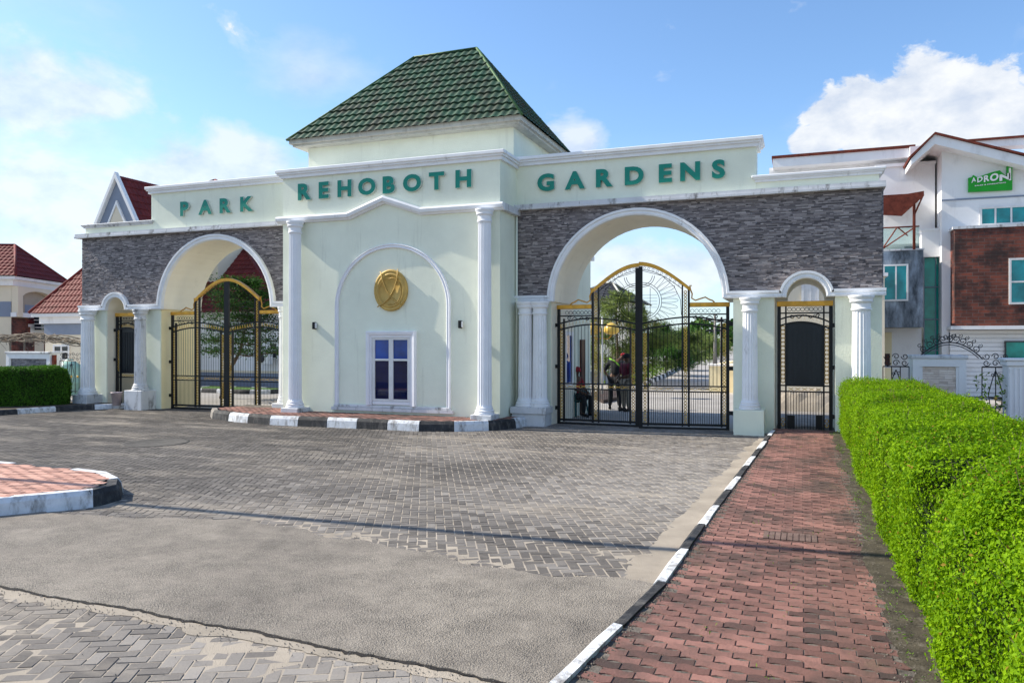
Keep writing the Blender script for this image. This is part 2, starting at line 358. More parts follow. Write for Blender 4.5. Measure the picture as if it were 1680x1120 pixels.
dark_hedge_leaf = leafmat('dark_hedge_leaf', (.018, .07, .008), (.09, .22, .02), .3)
casu_leaf = leafmat('feathery_leaf', (.06, .11, .03), (.24, .30, .08), .4)
weed_leaf = leafmat('weed_leaf', (.06, .14, .02), (.20, .32, .04), .35)

def toned(name, stops, rough=.85, bump=.5, sand=None, sandthr=(.5, .62), bs=90, stain=None):
    """paver material: per-paver tone + grain + sand dust"""
    m = bpy.data.materials.new(name); m.use_nodes = True; T = m.node_tree; b = T.nodes['Principled BSDF']; b.inputs['Roughness'].default_value = rough; b.inputs['Specular IOR Level'].default_value = .35
    a = T.nodes.new('ShaderNodeAttribute'); a.attribute_name = 'tone'; sp = T.nodes.new('ShaderNodeSeparateColor'); T.links.new(a.outputs['Color'], sp.inputs[0])
    t = T.nodes.new('ShaderNodeTexCoord'); g = T.nodes.new('ShaderNodeTexNoise'); g.inputs['Scale'].default_value = bs; g.inputs['Detail'].default_value = 6; g.inputs['Roughness'].default_value = .7; T.links.new(t.outputs['Object'], g.inputs[0])
    r = T.nodes.new('ShaderNodeValToRGB'); e = r.color_ramp.elements
    e[0].position = stops[0][0]; e[0].color = stops[0][1]+(1,); e[1].position = stops[-1][0]; e[1].color = stops[-1][1]+(1,)
    for p, c in stops[1:-1]: e.new(p).color = c+(1,)
    T.links.new(M('ADD', M('MULTIPLY', sp.outputs[0], .75, nt_=T), M('MULTIPLY', g.outputs[0], .28, nt_=T), nt_=T), r.inputs[0]); cout = r.outputs[0]
    for (cc, sc, thr, amt, st) in ([(sand, 1.0, sandthr, .75, (.35, 1.3, 1))] if sand else [])+(stain or []):
        n = T.nodes.new('ShaderNodeTexNoise'); n.inputs['Scale'].default_value = sc; n.inputs['Detail'].default_value = 9; n.inputs['Roughness'].default_value = .68
        mp = T.nodes.new('ShaderNodeMapping'); mp.inputs['Rotation'].default_value = (0, 0, R(28)); mp.inputs['Scale'].default_value = st; T.links.new(t.outputs['Object'], mp.inputs[0]); T.links.new(mp.outputs[0], n.inputs[0])
        mr = T.nodes.new('ShaderNodeMapRange'); mr.inputs[1].default_value, mr.inputs[2].default_value = thr; mr.inputs[4].default_value = amt; T.links.new(n.outputs[0], mr.inputs[0])
        mx = T.nodes.new('ShaderNodeMixRGB'); T.links.new(mr.outputs[0], mx.inputs[0]); T.links.new(cout, mx.inputs[1]); mx.inputs[2].default_value = cc+(1,); cout = mx.outputs[0]
    T.links.new(cout, b.inputs['Base Color'])
    bp = T.nodes.new('ShaderNodeBump'); bp.inputs['Strength'].default_value = bump; bp.inputs['Distance'].default_value = .006; T.links.new(g.outputs[0], bp.inputs['Height']); T.links.new(bp.outputs[0], b.inputs['Normal'])
    return m
greypaver = toned('grey_paver', [(.1, (.045, .040, .037)), (.5, (.125, .113, .103)), (.95, (.31, .285, .26))], bump=.8, bs=70, sand=(.36, .315, .26), sandthr=(.50, .68), stain=[((.045, .042, .042), .45, (.52, .70), .6, (1, 1, 1))])
redpaver = toned('red_paver', [(.08, (.035, .028, .026)), (.35, (.145, .072, .060)), (.95, (.33, .165, .135))], bump=1.0, bs=60, sand=None, stain=[((.05, .042, .036), 1.1, (.48, .62), .7, (1, .8, 1)), ((.10, .095, .05), 2.6, (.60, .74), .5, (1, .5, 1)), ((.30, .24, .20), 1.7, (.63, .75), .5, (1, 1, 1))])
def sandmat():
    m = mat('joint_sand', (.38, .33, .27), .95, .25, 1.2, .9, 120); T = m.node_tree; b = T.nodes['Principled BSDF']; src = b.inputs['Base Color'].links[0].from_socket
    t = T.nodes.new('ShaderNodeTexCoord'); sp = T.nodes.new('ShaderNodeSeparateXYZ'); T.links.new(t.outputs['Object'], sp.inputs[0])
    n = T.nodes.new('ShaderNodeTexNoise'); n.inputs['Scale'].default_value = .5; n.inputs['Detail'].default_value = 7; T.links.new(t.outputs['Object'], n.inputs[0])
    f = M('ADD', n.outputs[0], M('MULTIPLY', M('ADD', sp.outputs[0], 8.5, nt_=T), .045, nt_=T), nt_=T)      # swept joints to the left, sandy ones to the right
    mr = T.nodes.new('ShaderNodeMapRange'); mr.inputs[1].default_value = .42; mr.inputs[2].default_value = .60; T.links.new(f, mr.inputs[0])
    mx = T.nodes.new('ShaderNodeMixRGB'); T.links.new(mr.outputs[0], mx.inputs[0]); mx.inputs[1].default_value = (.045, .042, .04, 1); T.links.new(src, mx.inputs[2]); T.links.new(mx.outputs[0], b.inputs['Base Color'])
    return m
islepaver = toned('terracotta_paver', [(.08, (.16, .09, .075)), (.4, (.42, .22, .17)), (.95, (.62, .36, .28))], bump=.6, stain=[((.10, .08, .07), 1.2, (.60, .72), .6, (1, 1, 1))])
sandm = sandmat()
def concmat():
    m = bpy.data.materials.new('rough_concrete'); m.use_nodes = True; T = m.node_tree; b = T.nodes['Principled BSDF']; b.inputs['Roughness'].default_value = .9
    t = T.nodes.new('ShaderNodeTexCoord')
    def nz(sc, d=6, r=.6):
        n = T.nodes.new('ShaderNodeTexNoise'); n.inputs['Scale'].default_value = sc; n.inputs['Detail'].default_value = d; n.inputs['Roughness'].default_value = r; T.links.new(t.outputs['Object'], n.inputs[0]); return n.outputs[0]
    big = nz(.45, 9, .66); mid = nz(6); v = T.nodes.new('ShaderNodeTexVoronoi'); v.inputs['Scale'].default_value = 85; T.links.new(t.outputs['Object'], v.inputs[0])
    r = T.nodes.new('ShaderNodeValToRGB'); e = r.color_ramp.elements; e[0].position = .36; e[0].color = (.20, .175, .148, 1); e[1].position = .62; e[1].color = (.38, .335, .28, 1)
    T.links.new(M('ADD', M('MULTIPLY', big, .75, nt_=T), M('MULTIPLY', mid, .25, nt_=T), nt_=T), r.inputs[0])
    vr = T.nodes.new('ShaderNodeMapRange'); vr.inputs[1].default_value = .25; vr.inputs[2].default_value = .6; vr.inputs[3].default_value = 1.12; vr.inputs[4].default_value = .45; T.links.new(v.outputs[0], vr.inputs[0])
    rm = T.nodes.new('ShaderNodeMapRange'); rm.inputs[1].default_value = .30; rm.inputs[2].default_value = .62; rm.inputs[3].default_value = .35; T.links.new(nz(2.6, 8, .7), rm.inputs[0])
    mm = M('ADD', M('MULTIPLY', M('SUBTRACT', vr.outputs[0], 1, nt_=T), rm.outputs[0], nt_=T), 1, nt_=T)
    mu = T.nodes.new('ShaderNodeMixRGB'); mu.blend_type = 'MULTIPLY'; mu.inputs[0].default_value = 1; T.links.new(r.outputs[0], mu.inputs[1]); T.links.new(mm, mu.inputs[2]); T.links.new(mu.outputs[0], b.inputs['Base Color'])
    bp = T.nodes.new('ShaderNodeBump'); bp.inputs['Strength'].default_value = .9; bp.inputs['Distance'].default_value = .012
    T.links.new(M('ADD', M('MULTIPLY', M('MULTIPLY', v.outputs[0], rm.outputs[0], nt_=T), -1.0, nt_=T), nz(80, 5), nt_=T), bp.inputs['Height']); T.links.new(bp.outputs[0], b.inputs['Normal'])
    return m
conc = concmat()
estate_road = mat('estate_road', (.36, .34, .32), .9, .15, .8, .4, 40)
grassm = mat('grass', (.06, .14, .02), .9, .4, 6, .6, 60)
farground = mat('far_ground', (.20, .18, .14), .95, .25, .1, .2, 20)

# ================================================================== GROUND
# fixed points on the ground
KR = [(-1.62, 2.0), (-1.36, 4.0), (-1.12, 6.0), (-1.02, 8.9), (-.86, 12.5), (-.66, 17.2)]   # road side of the right kerb
def interp(P, y):
    for a, b in zip(P, P[1:]):
        if a[1] <= y <= b[1]: return a[0]+(b[0]-a[0])*(y-a[1])/(b[1]-a[1])
    return P[0][0] if y < P[0][1] else P[-1][0]
CT_TOP = [(-30, 9.0), (-11, 6.5), (-7.5, 6.45), (-6.2, 6.9), (-4.9, 6.8), (-3.4, 6.45), (-2.02, 6.2), (-.9, 6.35)]
CT_BOT = [(-30, 4.75), (-6.08, 4.36), (-4.6, 4.34), (-3.45, 4.30), (-1.66, 4.19), (-.9, 4.1)]
def yint(P, x):
    for a, b in zip(P, P[1:]):
        if a[0] <= x <= b[0]: return a[1]+(b[1]-a[1])*(x-a[0])/(b[0]-a[0])
    return P[0][1] if x < P[0][0] else P[-1][1]
mb = MB(); mb.slab([(-900, -60), (900, -60), (900, 1600), (-900, 1600)], -.4, -.02); tag(mb.build('ground', farground), kind='structure')
mb = MB(); mb.slab([(-30, 0), (-.7, 0), (-.6, 17.4), (-1.4, 18.2), (-20.5, 18.2), (-30, 16)], -.015, .0065); tag(mb.build('paving_bed', sandm), kind='structure')

ISL = [(-8.62, 6.0), (-7.95, 6.85), (-8.0, 7.3), (-8.35, 7.65), (-8.95, 7.98), (-10.0, 8.08), (-14, 8.15), (-16, 7.7), (-14, 6.9), (-10.2, 6.0), (-9.2, 5.5)]
PLAT = [(-14.9, 17.6), (-14.75, 16.3), (-14.2, 15.75), (-13.1, 15.35), (-11.9, 15.12), (-7.9, 15.2), (-7.2, 15.4), (-6.4, 15.95), (-6.12, 16.5), (-6.0, 17.3)]
def inside(p, poly):
    x, y = p; c = False; n = len(poly)
    for i in range(n):
        (x1, y1), (x2, y2) = poly[i], poly[i-1]
        if (y1 > y) != (y2 > y) and x < (x2-x1)*(y-y1)/(y2-y1)+x1: c = not c
    return c
# herringbone pavers, real blocks
def herringbone():
    W = .096; ang = R(27); ca, sa = math.cos(ang), math.sin(ang); V = []; F = []; C = []
    rnd = np.random.RandomState(3)
    from mathutils import noise as mn
    for j in range(-60, 330):
        for i in range(-280, 200):
            k = (i+j) % 4
            if k == 0: w_, h_ = 2, 1
            elif k == 2: w_, h_ = 1, 2
            else: continue
            cx0, cy0 = (i+w_/2)*W, (j+h_/2)*W
            X = cx0*ca-cy0*sa; Y = cx0*sa+cy0*ca
            if Y < 3.2 or Y > 17.75 or X > interp(KR, Y)-.02 or X < -23: continue
            d = -X*ST+Y*CT; u = (X*CT+Y*ST)/d if d > .5 else 9
            if d < 3 or abs(u) > .72: continue
            wob = .06*math.sin(X*3.1)+.05*math.sin(X*7.3)
            if yint(CT_BOT, X)+.02+wob*.3 < Y+.1 and Y+.05 < yint(CT_TOP, X)+wob: continue
            if inside((X, Y), ISL) or (inside((X, Y), PLAT)): continue
            g = .0042; a = w_*W/2-g; b = h_*W/2-g; ch = .0035
            z = .011+rnd.uniform(-.0015, .0015); tx, ty = rnd.uniform(-.010, .010, 2)
            if Y < 4.6 or (Y < 7.2 and Y > yint(CT_TOP, X)-.1 and X > -6): z -= .0024*(1+mn.noise(Vector((X*1.3, Y*1.3, 9)))*2.0); tx, ty = tx*2.6, ty*2.6
            ro = rnd.uniform(-.02, .02)
            base = len(V); t = np.clip(.46+.125*rnd.randn()+.36*mn.noise(Vector((X*.35, Y*.35, 2)))+.24*math.tanh((X+6.5)*.4), 0, 1)
            for (aa, bb, zz) in ((a, b, -.012), (a-ch, b-ch, 0)):
                for sx_, sy_ in ((-1, -1), (1, -1), (1, 1), (-1, 1)):
                    lx = sx_*aa; ly = sy_*bb; lx, ly = lx-ly*ro, ly+lx*ro
                    px_ = cx0+lx; py_ = cy0+ly
                    V.append((px_*ca-py_*sa, px_*sa+py_*ca, z+zz+(lx*tx+ly*ty if zz == 0 else 0))); C.append((t, t, t, 1))
            F.append((base+4, base+5, base+6, base+7))
            for q in range(4): F.append((base+q, base+(q+1) % 4, base+4+(q+1) % 4, base+4+q))
    o = raw('brick_paving', V, F, greypaver, colors=C); tag(o, kind='structure')
herringbone()
# concrete apron with a broken lower edge
P1 = []; P2 = []
xs = np.arange(-14, -.95, .06)
for x in xs:
    P1.append((x, yint(CT_BOT, x)+random.uniform(-.012, .012)+.015*math.sin(x*5)))
    P2.append((x, yint(CT_TOP, x)+.05*math.sin(x*3.1)+.04*math.sin(x*7.3)+random.uniform(-.02, .02)))
def edge_x(y): return interp(KR, y)+.01
bm = MB(); vs1 = [bm.bm.verts.new((min(x, edge_x(y)), y, .020)) for x, y in P1]; vs2 = [bm.bm.verts.new((min(x, edge_x(y)), y, .0175)) for x, y in P2]
vs0 = [bm.bm.verts.new((min(x, edge_x(y)), y-.012, -.01)) for x, y in P1]
for i in range(len(vs1)-1):
    bm.bm.faces.new((vs1[i], vs1[i+1], vs2[i+1], vs2[i])); bm.bm.faces.new((vs0[i], vs0[i+1], vs1[i+1], vs1[i]))
tag(bm.build('concrete_strip', conc), kind='structure')
# the crack along the apron, sand banked on its near side
bm = MB(); crack = mat('crack_dark', (.025, .022, .02), .95, .5, 30, .8, 90)
a = [bm.bm.verts.new((min(x, edge_x(y)), y-.012-random.uniform(0, .035), .0155)) for x, y in P1]; b = [bm.bm.verts.new((min(x, edge_x(y)), y+.004, .0165)) for x, y in P1]
for i in range(len(a)-1): bm.bm.faces.new((a[i], a[i+1], b[i+1], b[i]))
tag(bm.build('paving_crack', crack), kind='structure')
sand_light = mat('drift_sand', (.34, .295, .24), .95, .2, 2, .8, 120)
def drift(pts, wmin, wmax, z=.0145, name='sand_drift', step=.08):
    bm = MB(); A = []; B = []
    for (x, y, w1, w2) in pts:
        A.append(bm.bm.verts.new((x+w1[0], y+w1[1], z))); B.append(bm.bm.verts.new((x+w2[0], y+w2[1], z)))
    for i in range(len(A)-1): bm.bm.faces.new((A[i], A[i+1], B[i+1], B[i]))
    return bm
bm = MB(); A = []; B = []
from mathutils import noise as mn
for x, y in P1:
    A.append(bm.bm.verts.new((min(x, edge_x(y)), y-.03, .0125))); B.append(bm.bm.verts.new((min(x, edge_x(y)), y-.10-.16*abs(mn.noise(Vector((x*2.2, 0, 0))))-.03*random.random(), .0115)))
for i in range(len(A)-1): bm.bm.faces.new((A[i], A[i+1], B[i+1], B[i]))
for y0, y1 in ((6.2, 17.2),):
    A = []; B = []
    for y in np.arange(y0, y1, .08):
        xx = interp(KR, y); w_ = max(0.05, (.48-.028*(y-6)))*(.6+.8*abs(mn.noise(Vector((0, y*1.1, 4)))))+.04*random.random()
        A.append(bm.bm.verts.new((xx+.02, y, .016))); B.append(bm.bm.verts.new((xx-w_, y, .012)))
    for i in range(len(A)-1): bm.bm.faces.new((A[i], A[i+1], B[i+1], B[i]))
tag(bm.build('sand_drift', sand_light), kind='structure')
# loose grit and pebbles on the near paving
V = []; F = []
for q in range(1500):
    x = random.uniform(-8, -1.3); y = random.uniform(3.4, 8.2)
    if random.random() < .6: y = yint(CT_BOT, x)+random.gauss(-.06, .10)
    if x > interp(KR, y)-.03 or inside((x, y), ISL): continue
    s = random.uniform(.002, .0065)*(1.6 if random.random() < .05 else 1); z = .018; b0 = len(V); a0 = random.random()*6
    for k in range(4): V.append((x+s*math.cos(a0+k*1.57), y+s*math.sin(a0+k*1.57)*.8, z-.004))
    V.append((x, y, z+s*.8))
    for k in range(4): F.append((b0+k, b0+(k+1) % 4, b0+4))
tag(raw('grit', V, F, mat('grit_stone', (.16, .15, .14), .9, .5, 20, 0)), kind='stuff')

V = []; F = []
for q in range(9000):
    x = random.uniform(-9, -1.0); y = random.uniform(4.2, 7.2)
    if not yint(CT_BOT, x)+.02 < y < yint(CT_TOP, x)+.15 or x > interp(KR, y)-.02 or mn.noise(Vector((x*.9, y*.9, 7))) < -.05+random.gauss(0, .15): continue
    s = random.uniform(.003, .009); z = .016; b0 = len(V); a0 = random.random()*6
    for k in range(4): V.append((x+s*math.cos(a0+k*1.57), y+s*math.sin(a0+k*1.57)*random.uniform(.6, 1), z-.003))
    V.append((x, y, z+s*.5))
    for k in range(4): F.append((b0+k, b0+(k+1) % 4, b0+4))
tag(raw('gravel', V, F, mat('apron_gravel', (.30, .27, .24), .9, .5, 9, 0)), kind='stuff')
# kerb stones (profile: chamfered top)
def kerb(name, path, height, width, seg=1.0, side=1, mats=(kerb_w, kerb_b), start=0, bare=()):
    """path: road-side bottom edge; kerb body lies on the 'side' (left of travel = +1)"""
    P = [Vector(p) for p in path]; d = [0]
    for a, b in zip(P, P[1:]): d.append(d[-1]+(b-a).length)
    def at(s):
        for i in range(len(P)-1):
            if s <= d[i+1]+1e-6: t = (s-d[i])/(d[i+1]-d[i]); return P[i].lerp(P[i+1], t), (P[i+1]-P[i]).normalized()
        return P[-1], (P[-1]-P[-2]).normalized()
    bm = MB(); n = max(1, int(round(d[-1]/seg))); sg = d[-1]/n
    prof = [(0, -.02), (.025, height*.72), (.065, height), (width, height), (width, -.02)]
    for k in range(n):
        rings = []; s0 = k*sg+.005; s1 = (k+1)*sg-.005; dz = random.uniform(-.006, .006); dn = random.uniform(-.006, .006)
        for t in np.linspace(s0, s1, 5):
            p, dr = at(t); p2, dr2 = at(min(d[-1], t+.12)); p3, dr3 = at(max(0, t-.12)); dr = (dr2+dr3).normalized(); nn = Vector((-dr.y, dr.x))*side
            rings.append([bm.bm.verts.new((p.x+nn.x*(a+dn+random.uniform(-.003, .003)), p.y+nn.y*(a+dn), z+(dz if z > 0 else 0)+random.uniform(-.003, .003))) for a, z in prof])
        mi = (k+start) % 2
        if k in bare: mi = 2
        for A, B in zip(rings, rings[1:]):
            for j in range(len(prof)): bm.bm.faces.new((A[j], A[(j+1) % 5], B[(j+1) % 5], B[j])).material_index = mi
        bm.bm.faces.new(rings[0]).material_index = mi; bm.bm.faces.new(rings[-1]).material_index = mi
    return tag(bm.build(name, list(mats)+[concrete_kerb]), kind='structure')
kerb('walkway_kerb', KR, .13, .13, 1.04, -1, start=0)
kerb('platform_kerb', PLAT[1:], .23, .16, .78, 1, start=0, bare=(0,))
kerb('island_kerb', [ISL[-2], ISL[-1], ISL[0]], .21, .18, 1.0, 1, start=1); kerb('island_kerb', [ISL[0], ISL[1]], .21, .18, 1.1, 1, start=0); kerb('island_kerb', [ISL[1], ISL[2], ISL[3]], .21, .18, 1.0, 1, start=1); kerb('island_kerb', ISL[3:8], .21, .18, 1.2, 1, start=0)
KL = [(-18.75, 17.5), (-19.2, 16.9), (-19.75, 16.2), (-20.15, 14.6), (-21.2, 12.6), (-23, 11)]
kerb('roadside_kerb', KL, .15, .14, .95, -1, start=0)
# paving of red interlocking blocks
def redpave(name, poly, z, ang=0, L_=.20, W=.098, seed=1, tone=.0, crop=None, m=None):
    rnd = np.random.RandomState(seed); V = []; F = []; C = []; xs_ = [p[0] for p in poly]; ys_ = [p[1] for p in poly]
    ca, sa = math.cos(ang), math.sin(ang); off = [0, .013, .013, -.013, -.013, 0]; fx = [0, .17, .33, .67, .83, 1]
    cx0, cy0 = (min(xs_)+max(xs_))/2, (min(ys_)+max(ys_))/2; Rr = math.hypot(max(xs_)-min(xs_), max(ys_)-min(ys_))/2+.3
    for j in range(int(-Rr/W), int(Rr/W)):
        for i in range(int(-Rr/L_)-1, int(Rr/L_)+1):
            x0 = i*L_+(L_/2 if j % 2 else 0); y0 = j*W
            mx_, my_ = x0+L_/2, y0+W/2; X = cx0+mx_*ca-my_*sa; Y = cy0+mx_*sa+my_*ca
            if not inside((X, Y), poly): continue
            t = np.clip(.58+.22*rnd.randn()+tone+.40*mn.noise(Vector((X*.8, Y*.8, 1))), 0, 1)
            if rnd.rand() < .12: t = .12+.1*rnd.rand()
            zz = z+rnd.uniform(-.002, .002); tx, ty = rnd.uniform(-.015, .015, 2); b0 = len(V); g = .0018; m_ = len(fx)
            for lev, ins in ((-.012, 0), (0, .003)):
                for row in (0, 1):
                    for q in range(m_):
                        fq = fx[q]
                        lx = g+ins+(L_-2*(g+ins))*fq
                        # wave phase is shared by neighbouring rows so that the edges interlock
                        ph = off[q]*(1 if j % 2 else -1)*(1 if row else -1) if False else off[q]
                        ly = (g+ins if row == 0 else W-g-ins)+ph
                        wx, wy = x0+lx, y0+ly
                        V.append((cx0+wx*ca-wy*sa, cy0+wx*sa+wy*ca, zz+lev+((lx-L_/2)*tx+(ly-W/2)*ty if lev == 0 else 0))); C.append((t, t, t, 1))
            lo0, lo1, hi0, hi1 = b0, b0+m_, b0+2*m_, b0+3*m_
            for q in range(m_-1):
                F.append((hi0+q, hi0+q+1, hi1+q+1, hi1+q)); F.append((lo0+q, lo0+q+1, hi0+q+1, hi0+q)); F.append((lo1+q+1, lo1+q, hi1+q, hi1+q+1))
            F.append((lo0+m_-1, lo1+m_-1, hi1+m_-1, hi0+m_-1)); F.append((lo1, lo0, hi0, hi1))
    return tag(raw(name, V, F, m or redpaver, colors=C), kind='structure')
WK = [(interp(KR, y)+.13+(.03 if y < 8 else .02), y) for y in (2.5, 4, 6, 8, 9, 12.5, 17.6)]+[(.62, 17.6), (.60, 12), (.56, 8), (.55, 2.5)]
redpave('walkway', WK, .112)
redm = mat('walkway_bed', (.12, .105, .09), .95, .5, 8, .8, 60)
mb = MB(); mb.slab([(interp(KR, y)+.10, y) for y in (0, 4, 6, 8.9, 12.5, 17.2)]+[(.0, 18.4), (.74, 18.4), (.74, 0)], -.01, .106); tag(mb.build('walkway_bed', redm), kind='structure')
mb = MB(); mb.slab([(.62, 0), (.62, 18.4), (6, 18.4), (9, 0)], -.012, .092); tag(mb.build('soil_strip', soil), kind='structure')
PI_ = [(-14.6, 17.6), (-14.5, 16.4), (-14.0, 15.95), (-13.0, 15.55), (-11.9, 15.32), (-7.95, 15.4), (-7.3, 15.58), (-6.55, 16.1), (-6.3, 16.6), (-6.2, 17.4)]
redpave('platform_paving', [(p[0], p[1]) for p in PI_ if p[1] < 17.5]+[(-6.3, 16.9), (-14.4, 16.9)], .232, 0, .20, .098, 5, .05)
mb = MB(); mb.slab(PI_, 0, .222); tag(mb.build('platform_bed', redm), kind='structure')
II = [(-8.65, 6.25), (-8.17, 6.88), (-8.25, 7.2), (-8.50, 7.52), (-9.0, 7.80), (-10.0, 7.90), (-14, 7.97), (-15.6, 7.6), (-14, 7.0), (-10.1, 6.15), (-9.15, 5.85)]
redpave('island_paving', II, .212, .35, .215, .105, 9, .05, m=islepaver)
mb = MB(); mb.slab(II, 0, .205); tag(mb.build('island_bed', redm), kind='structure')
mb = MB(); mb.slab([(KL[0][0]-.14, 17.5)]+[(p[0]-.16, p[1]) for p in KL]+[(-30, 9), (-30, 17.5)], -.01, .14); tag(mb.build('roadside_verge', soil), kind='structure')
# roads inside the estate
mb = MB(); mb.slab([(-5.8, 18.15), (-1.4, 18.15), (-1.2, 24), (6, 28), (8, 60), (-22, 600), (-60, 600), (-14, 44), (-11.5, 30), (-9, 24), (-5.8, 21.3)], -.015, .006); tag(mb.build('estate_road', estate_road), kind='structure')
mb = MB(); mb.slab([(-20, 18.15), (-13, 18.15), (-12.6, 24.0), (-26, 30), (-40, 30), (-40, 20)], -.015, .005); tag(mb.build('inner_driveway', estate_road), kind='structure')
mb = MB(); mb.slab([(-1.4, 18.15), (1.5, 18.15), (4, 24), (6, 27.9), (-1.2, 24)], -.015, .055); tag(mb.build('inner_pavement', concrete_kerb), kind='structure')
# rainwater gutter cover in the road and walkway
gr_ = MB()
for k in range(9): gr_.box(-.35+k*.055, -.303+k*.055, 7.75, 8.05, .10, .119)
tag(gr_.build('drain_cover', mat('worn_ribbed_cover', (.15, .10, .085), .9, .4, 8, .6)), 'small ribbed concrete cover set into the red brick walkway', 'drain cover')
gr_ = MB(); gr_.lathe((WG(255, 727)[0], WG(255, 727)[1], 0), [(.0, .012), (.55, .016), (.56, .02), (.62, .02), (.63, .0)], 28)
mo = gr_.build('manhole_cover', mat('manhole_concrete', (.08, .075, .07), .9, .4, 6, .5)); tag(mo, 'flat round manhole cover in the grey brick paving', 'manhole cover')

# ================================================================== GATEHOUSE
YW = 17.5; ZI = 2.95; ZT = 5.16
GH = thing('gatehouse', 'pale mint gatehouse with slate clad wings, two big arches and a green tiled tower roof', 'gatehouse')
def arc(xc, z0, r, n=28, rz=None):
    rz = rz or r
    return [(xc-r*math.cos(math.pi*k/n), z0+rz*math.sin(math.pi*k/n)) for k in range(n+1)]
RB = (-3.58, 1.95); RS = (.09, .40); LB = (-15.63, 1.945); LS = (-19.37, .385)
RIM = .13
def wing(x0, x1, arches, ylen, name):
    # core above the imposts, notched by the arches
    low = [(x0, ZI)]
    for xc, r in arches: low += arc(xc, ZI, r)
    low += [(x1, ZI), (x1, ZT), (x0, ZT)]
    MB().prism(low, YW+.03, YW+ylen).build('wall', cream, GH)
    low = [(x0-.005, ZI+.02)]
    for xc, r in arches: low += arc(xc, ZI+.02, r+.02, rz=r+.01)
    low += [(x1+.005, ZI+.02), (x1+.005, ZT), (x0-.005, ZT)]
    MB().prism(low, YW, YW+.029).build('stone_cladding', slate, GH)
MB().box(1.553, 1.575, YW+.002, YW+2.0, 3.0, ZT).build('stone_cladding', slate, GH)
wing(-6.5, 1.55, (RB, RS), 1.95, 'r'); wing(-20.78, -12.5, (LS, LB), 1.55, 'l')
slate_strip = toned('slate_strip', [(.05, (.036, .031, .035)), (.45, (.18, .157, .16)), (.95, (.44, .395, .385))], rough=.6, bump=.8, bs=45)
def strips(x0, x1, arches, seed):
    rs_ = random.Random(seed); V = []; F = []; C = []; z = ZI+.10; rh = .027
    while z < ZT-.002:
        z1 = min(z+rh, ZT-.001); zc = (z+z1)/2; cuts = [x0]
        for xc, r_ in arches:
            dd = (r_+.09)**2-(zc-ZI)**2
            if dd > 0: cuts += [xc-math.sqrt(dd), xc+math.sqrt(dd)]
        cuts.append(x1)
        for a_, b_ in zip(cuts[::2], cuts[1::2]):
            x = a_-rs_.random()*.15
            while x < b_:
                w_ = rs_.choice((.06, .10, .14, .20))*rs_.uniform(.85, 1.15); xa, xb = max(x, a_)+.0015, min(x+w_, b_)-.0015; x += w_
                if xb-xa < .01: continue
                p = rs_.choice((.003, .006, .010, .014))+rs_.uniform(-.002, .002); tl = rs_.uniform(-.004, .004); t_ = min(1, max(0, rs_.gauss(.45, .24))); b0 = len(V)
                for yy in (0, 1):
                    for (xx, zz, q) in ((xa, z, tl), (xb, z, -tl), (xb, z1-.0015, -tl), (xa, z1-.0015, tl)): V.append((xx, YW-(p+q if yy else -.002), zz)); C.append((t_, t_, t_, 1))
                F.append((b0+4, b0+5, b0+6, b0+7))
                for q in range(4): F.append((b0+q, b0+(q+1) % 4, b0+4+(q+1) % 4, b0+4+q))
        z += rh
    raw('stone_strips', V, F, slate_strip, GH, colors=C)
strips(-6.5, 1.55, (RB, RS), 3); strips(-20.78, -12.5, (LS, LB), 4)
# piers
def pier(x0, x1, y1, m=mint):
    MB().box(x0, x1, YW+.02, YW+y1, -.05, ZI-.001).build('pier', m, GH)
for a in ((-6.5, -5.62), (-1.41, -.56), (.66, 1.55)): pier(*a, 1.94)
for a in ((-20.78, -19.80), (-18.66, -17.68), (-13.40, -12.5)): pier(*a, 1.54)
for xx, yl in ((-5.615, 1.9),):
    pass
# cream linings of the passages (visible sides)
MB().box(-5.618, -5.604, YW+.05, YW+1.93, 0, ZI-.002).build('passage_lining', cream, GH)
cream_y = mat('bounce_warm_cream_stucco', (.88, .77, .48), .85, .06, 1.2, .2, 90)  # yellower cream, warm bounce from the ground put into its colour
MB().box(-17.678, -17.664, YW+.05, YW+1.53, 0, ZI-.002).build('passage_lining', cream_y, GH)
MB().box(-19.798, -19.784, YW+.05, YW+1.53, 0, ZI-.002).build('passage_lining', cream, GH)
MB().box(-.558, -.544, YW+.05, YW+1.93, 0, ZI-.002).build('passage_lining', cream, GH)
# impost + arch mouldings, one continuous run per wing
prof = [(-.004, -.02), (-.004, .09), (.03, .105), (.045, .085), (.085, .085), (.10, .12), (.15, .12), (.15, -.02)]
path = [(-6.5, ZI)]+arc(RB[0], ZI, RB[1])+arc(RS[0], ZI, RS[1], 18)+[(1.62, ZI)]
MB().sweep(path, prof, YW+.01).build('arch_moulding', trim, GH)
path = [(-20.85, ZI)]+arc(LS[0], ZI, LS[1], 18)+arc(LB[0], ZI, LB[1])+[(-12.5, ZI)]
MB().sweep(path, prof, YW+.01).build('arch_moulding', trim, GH)
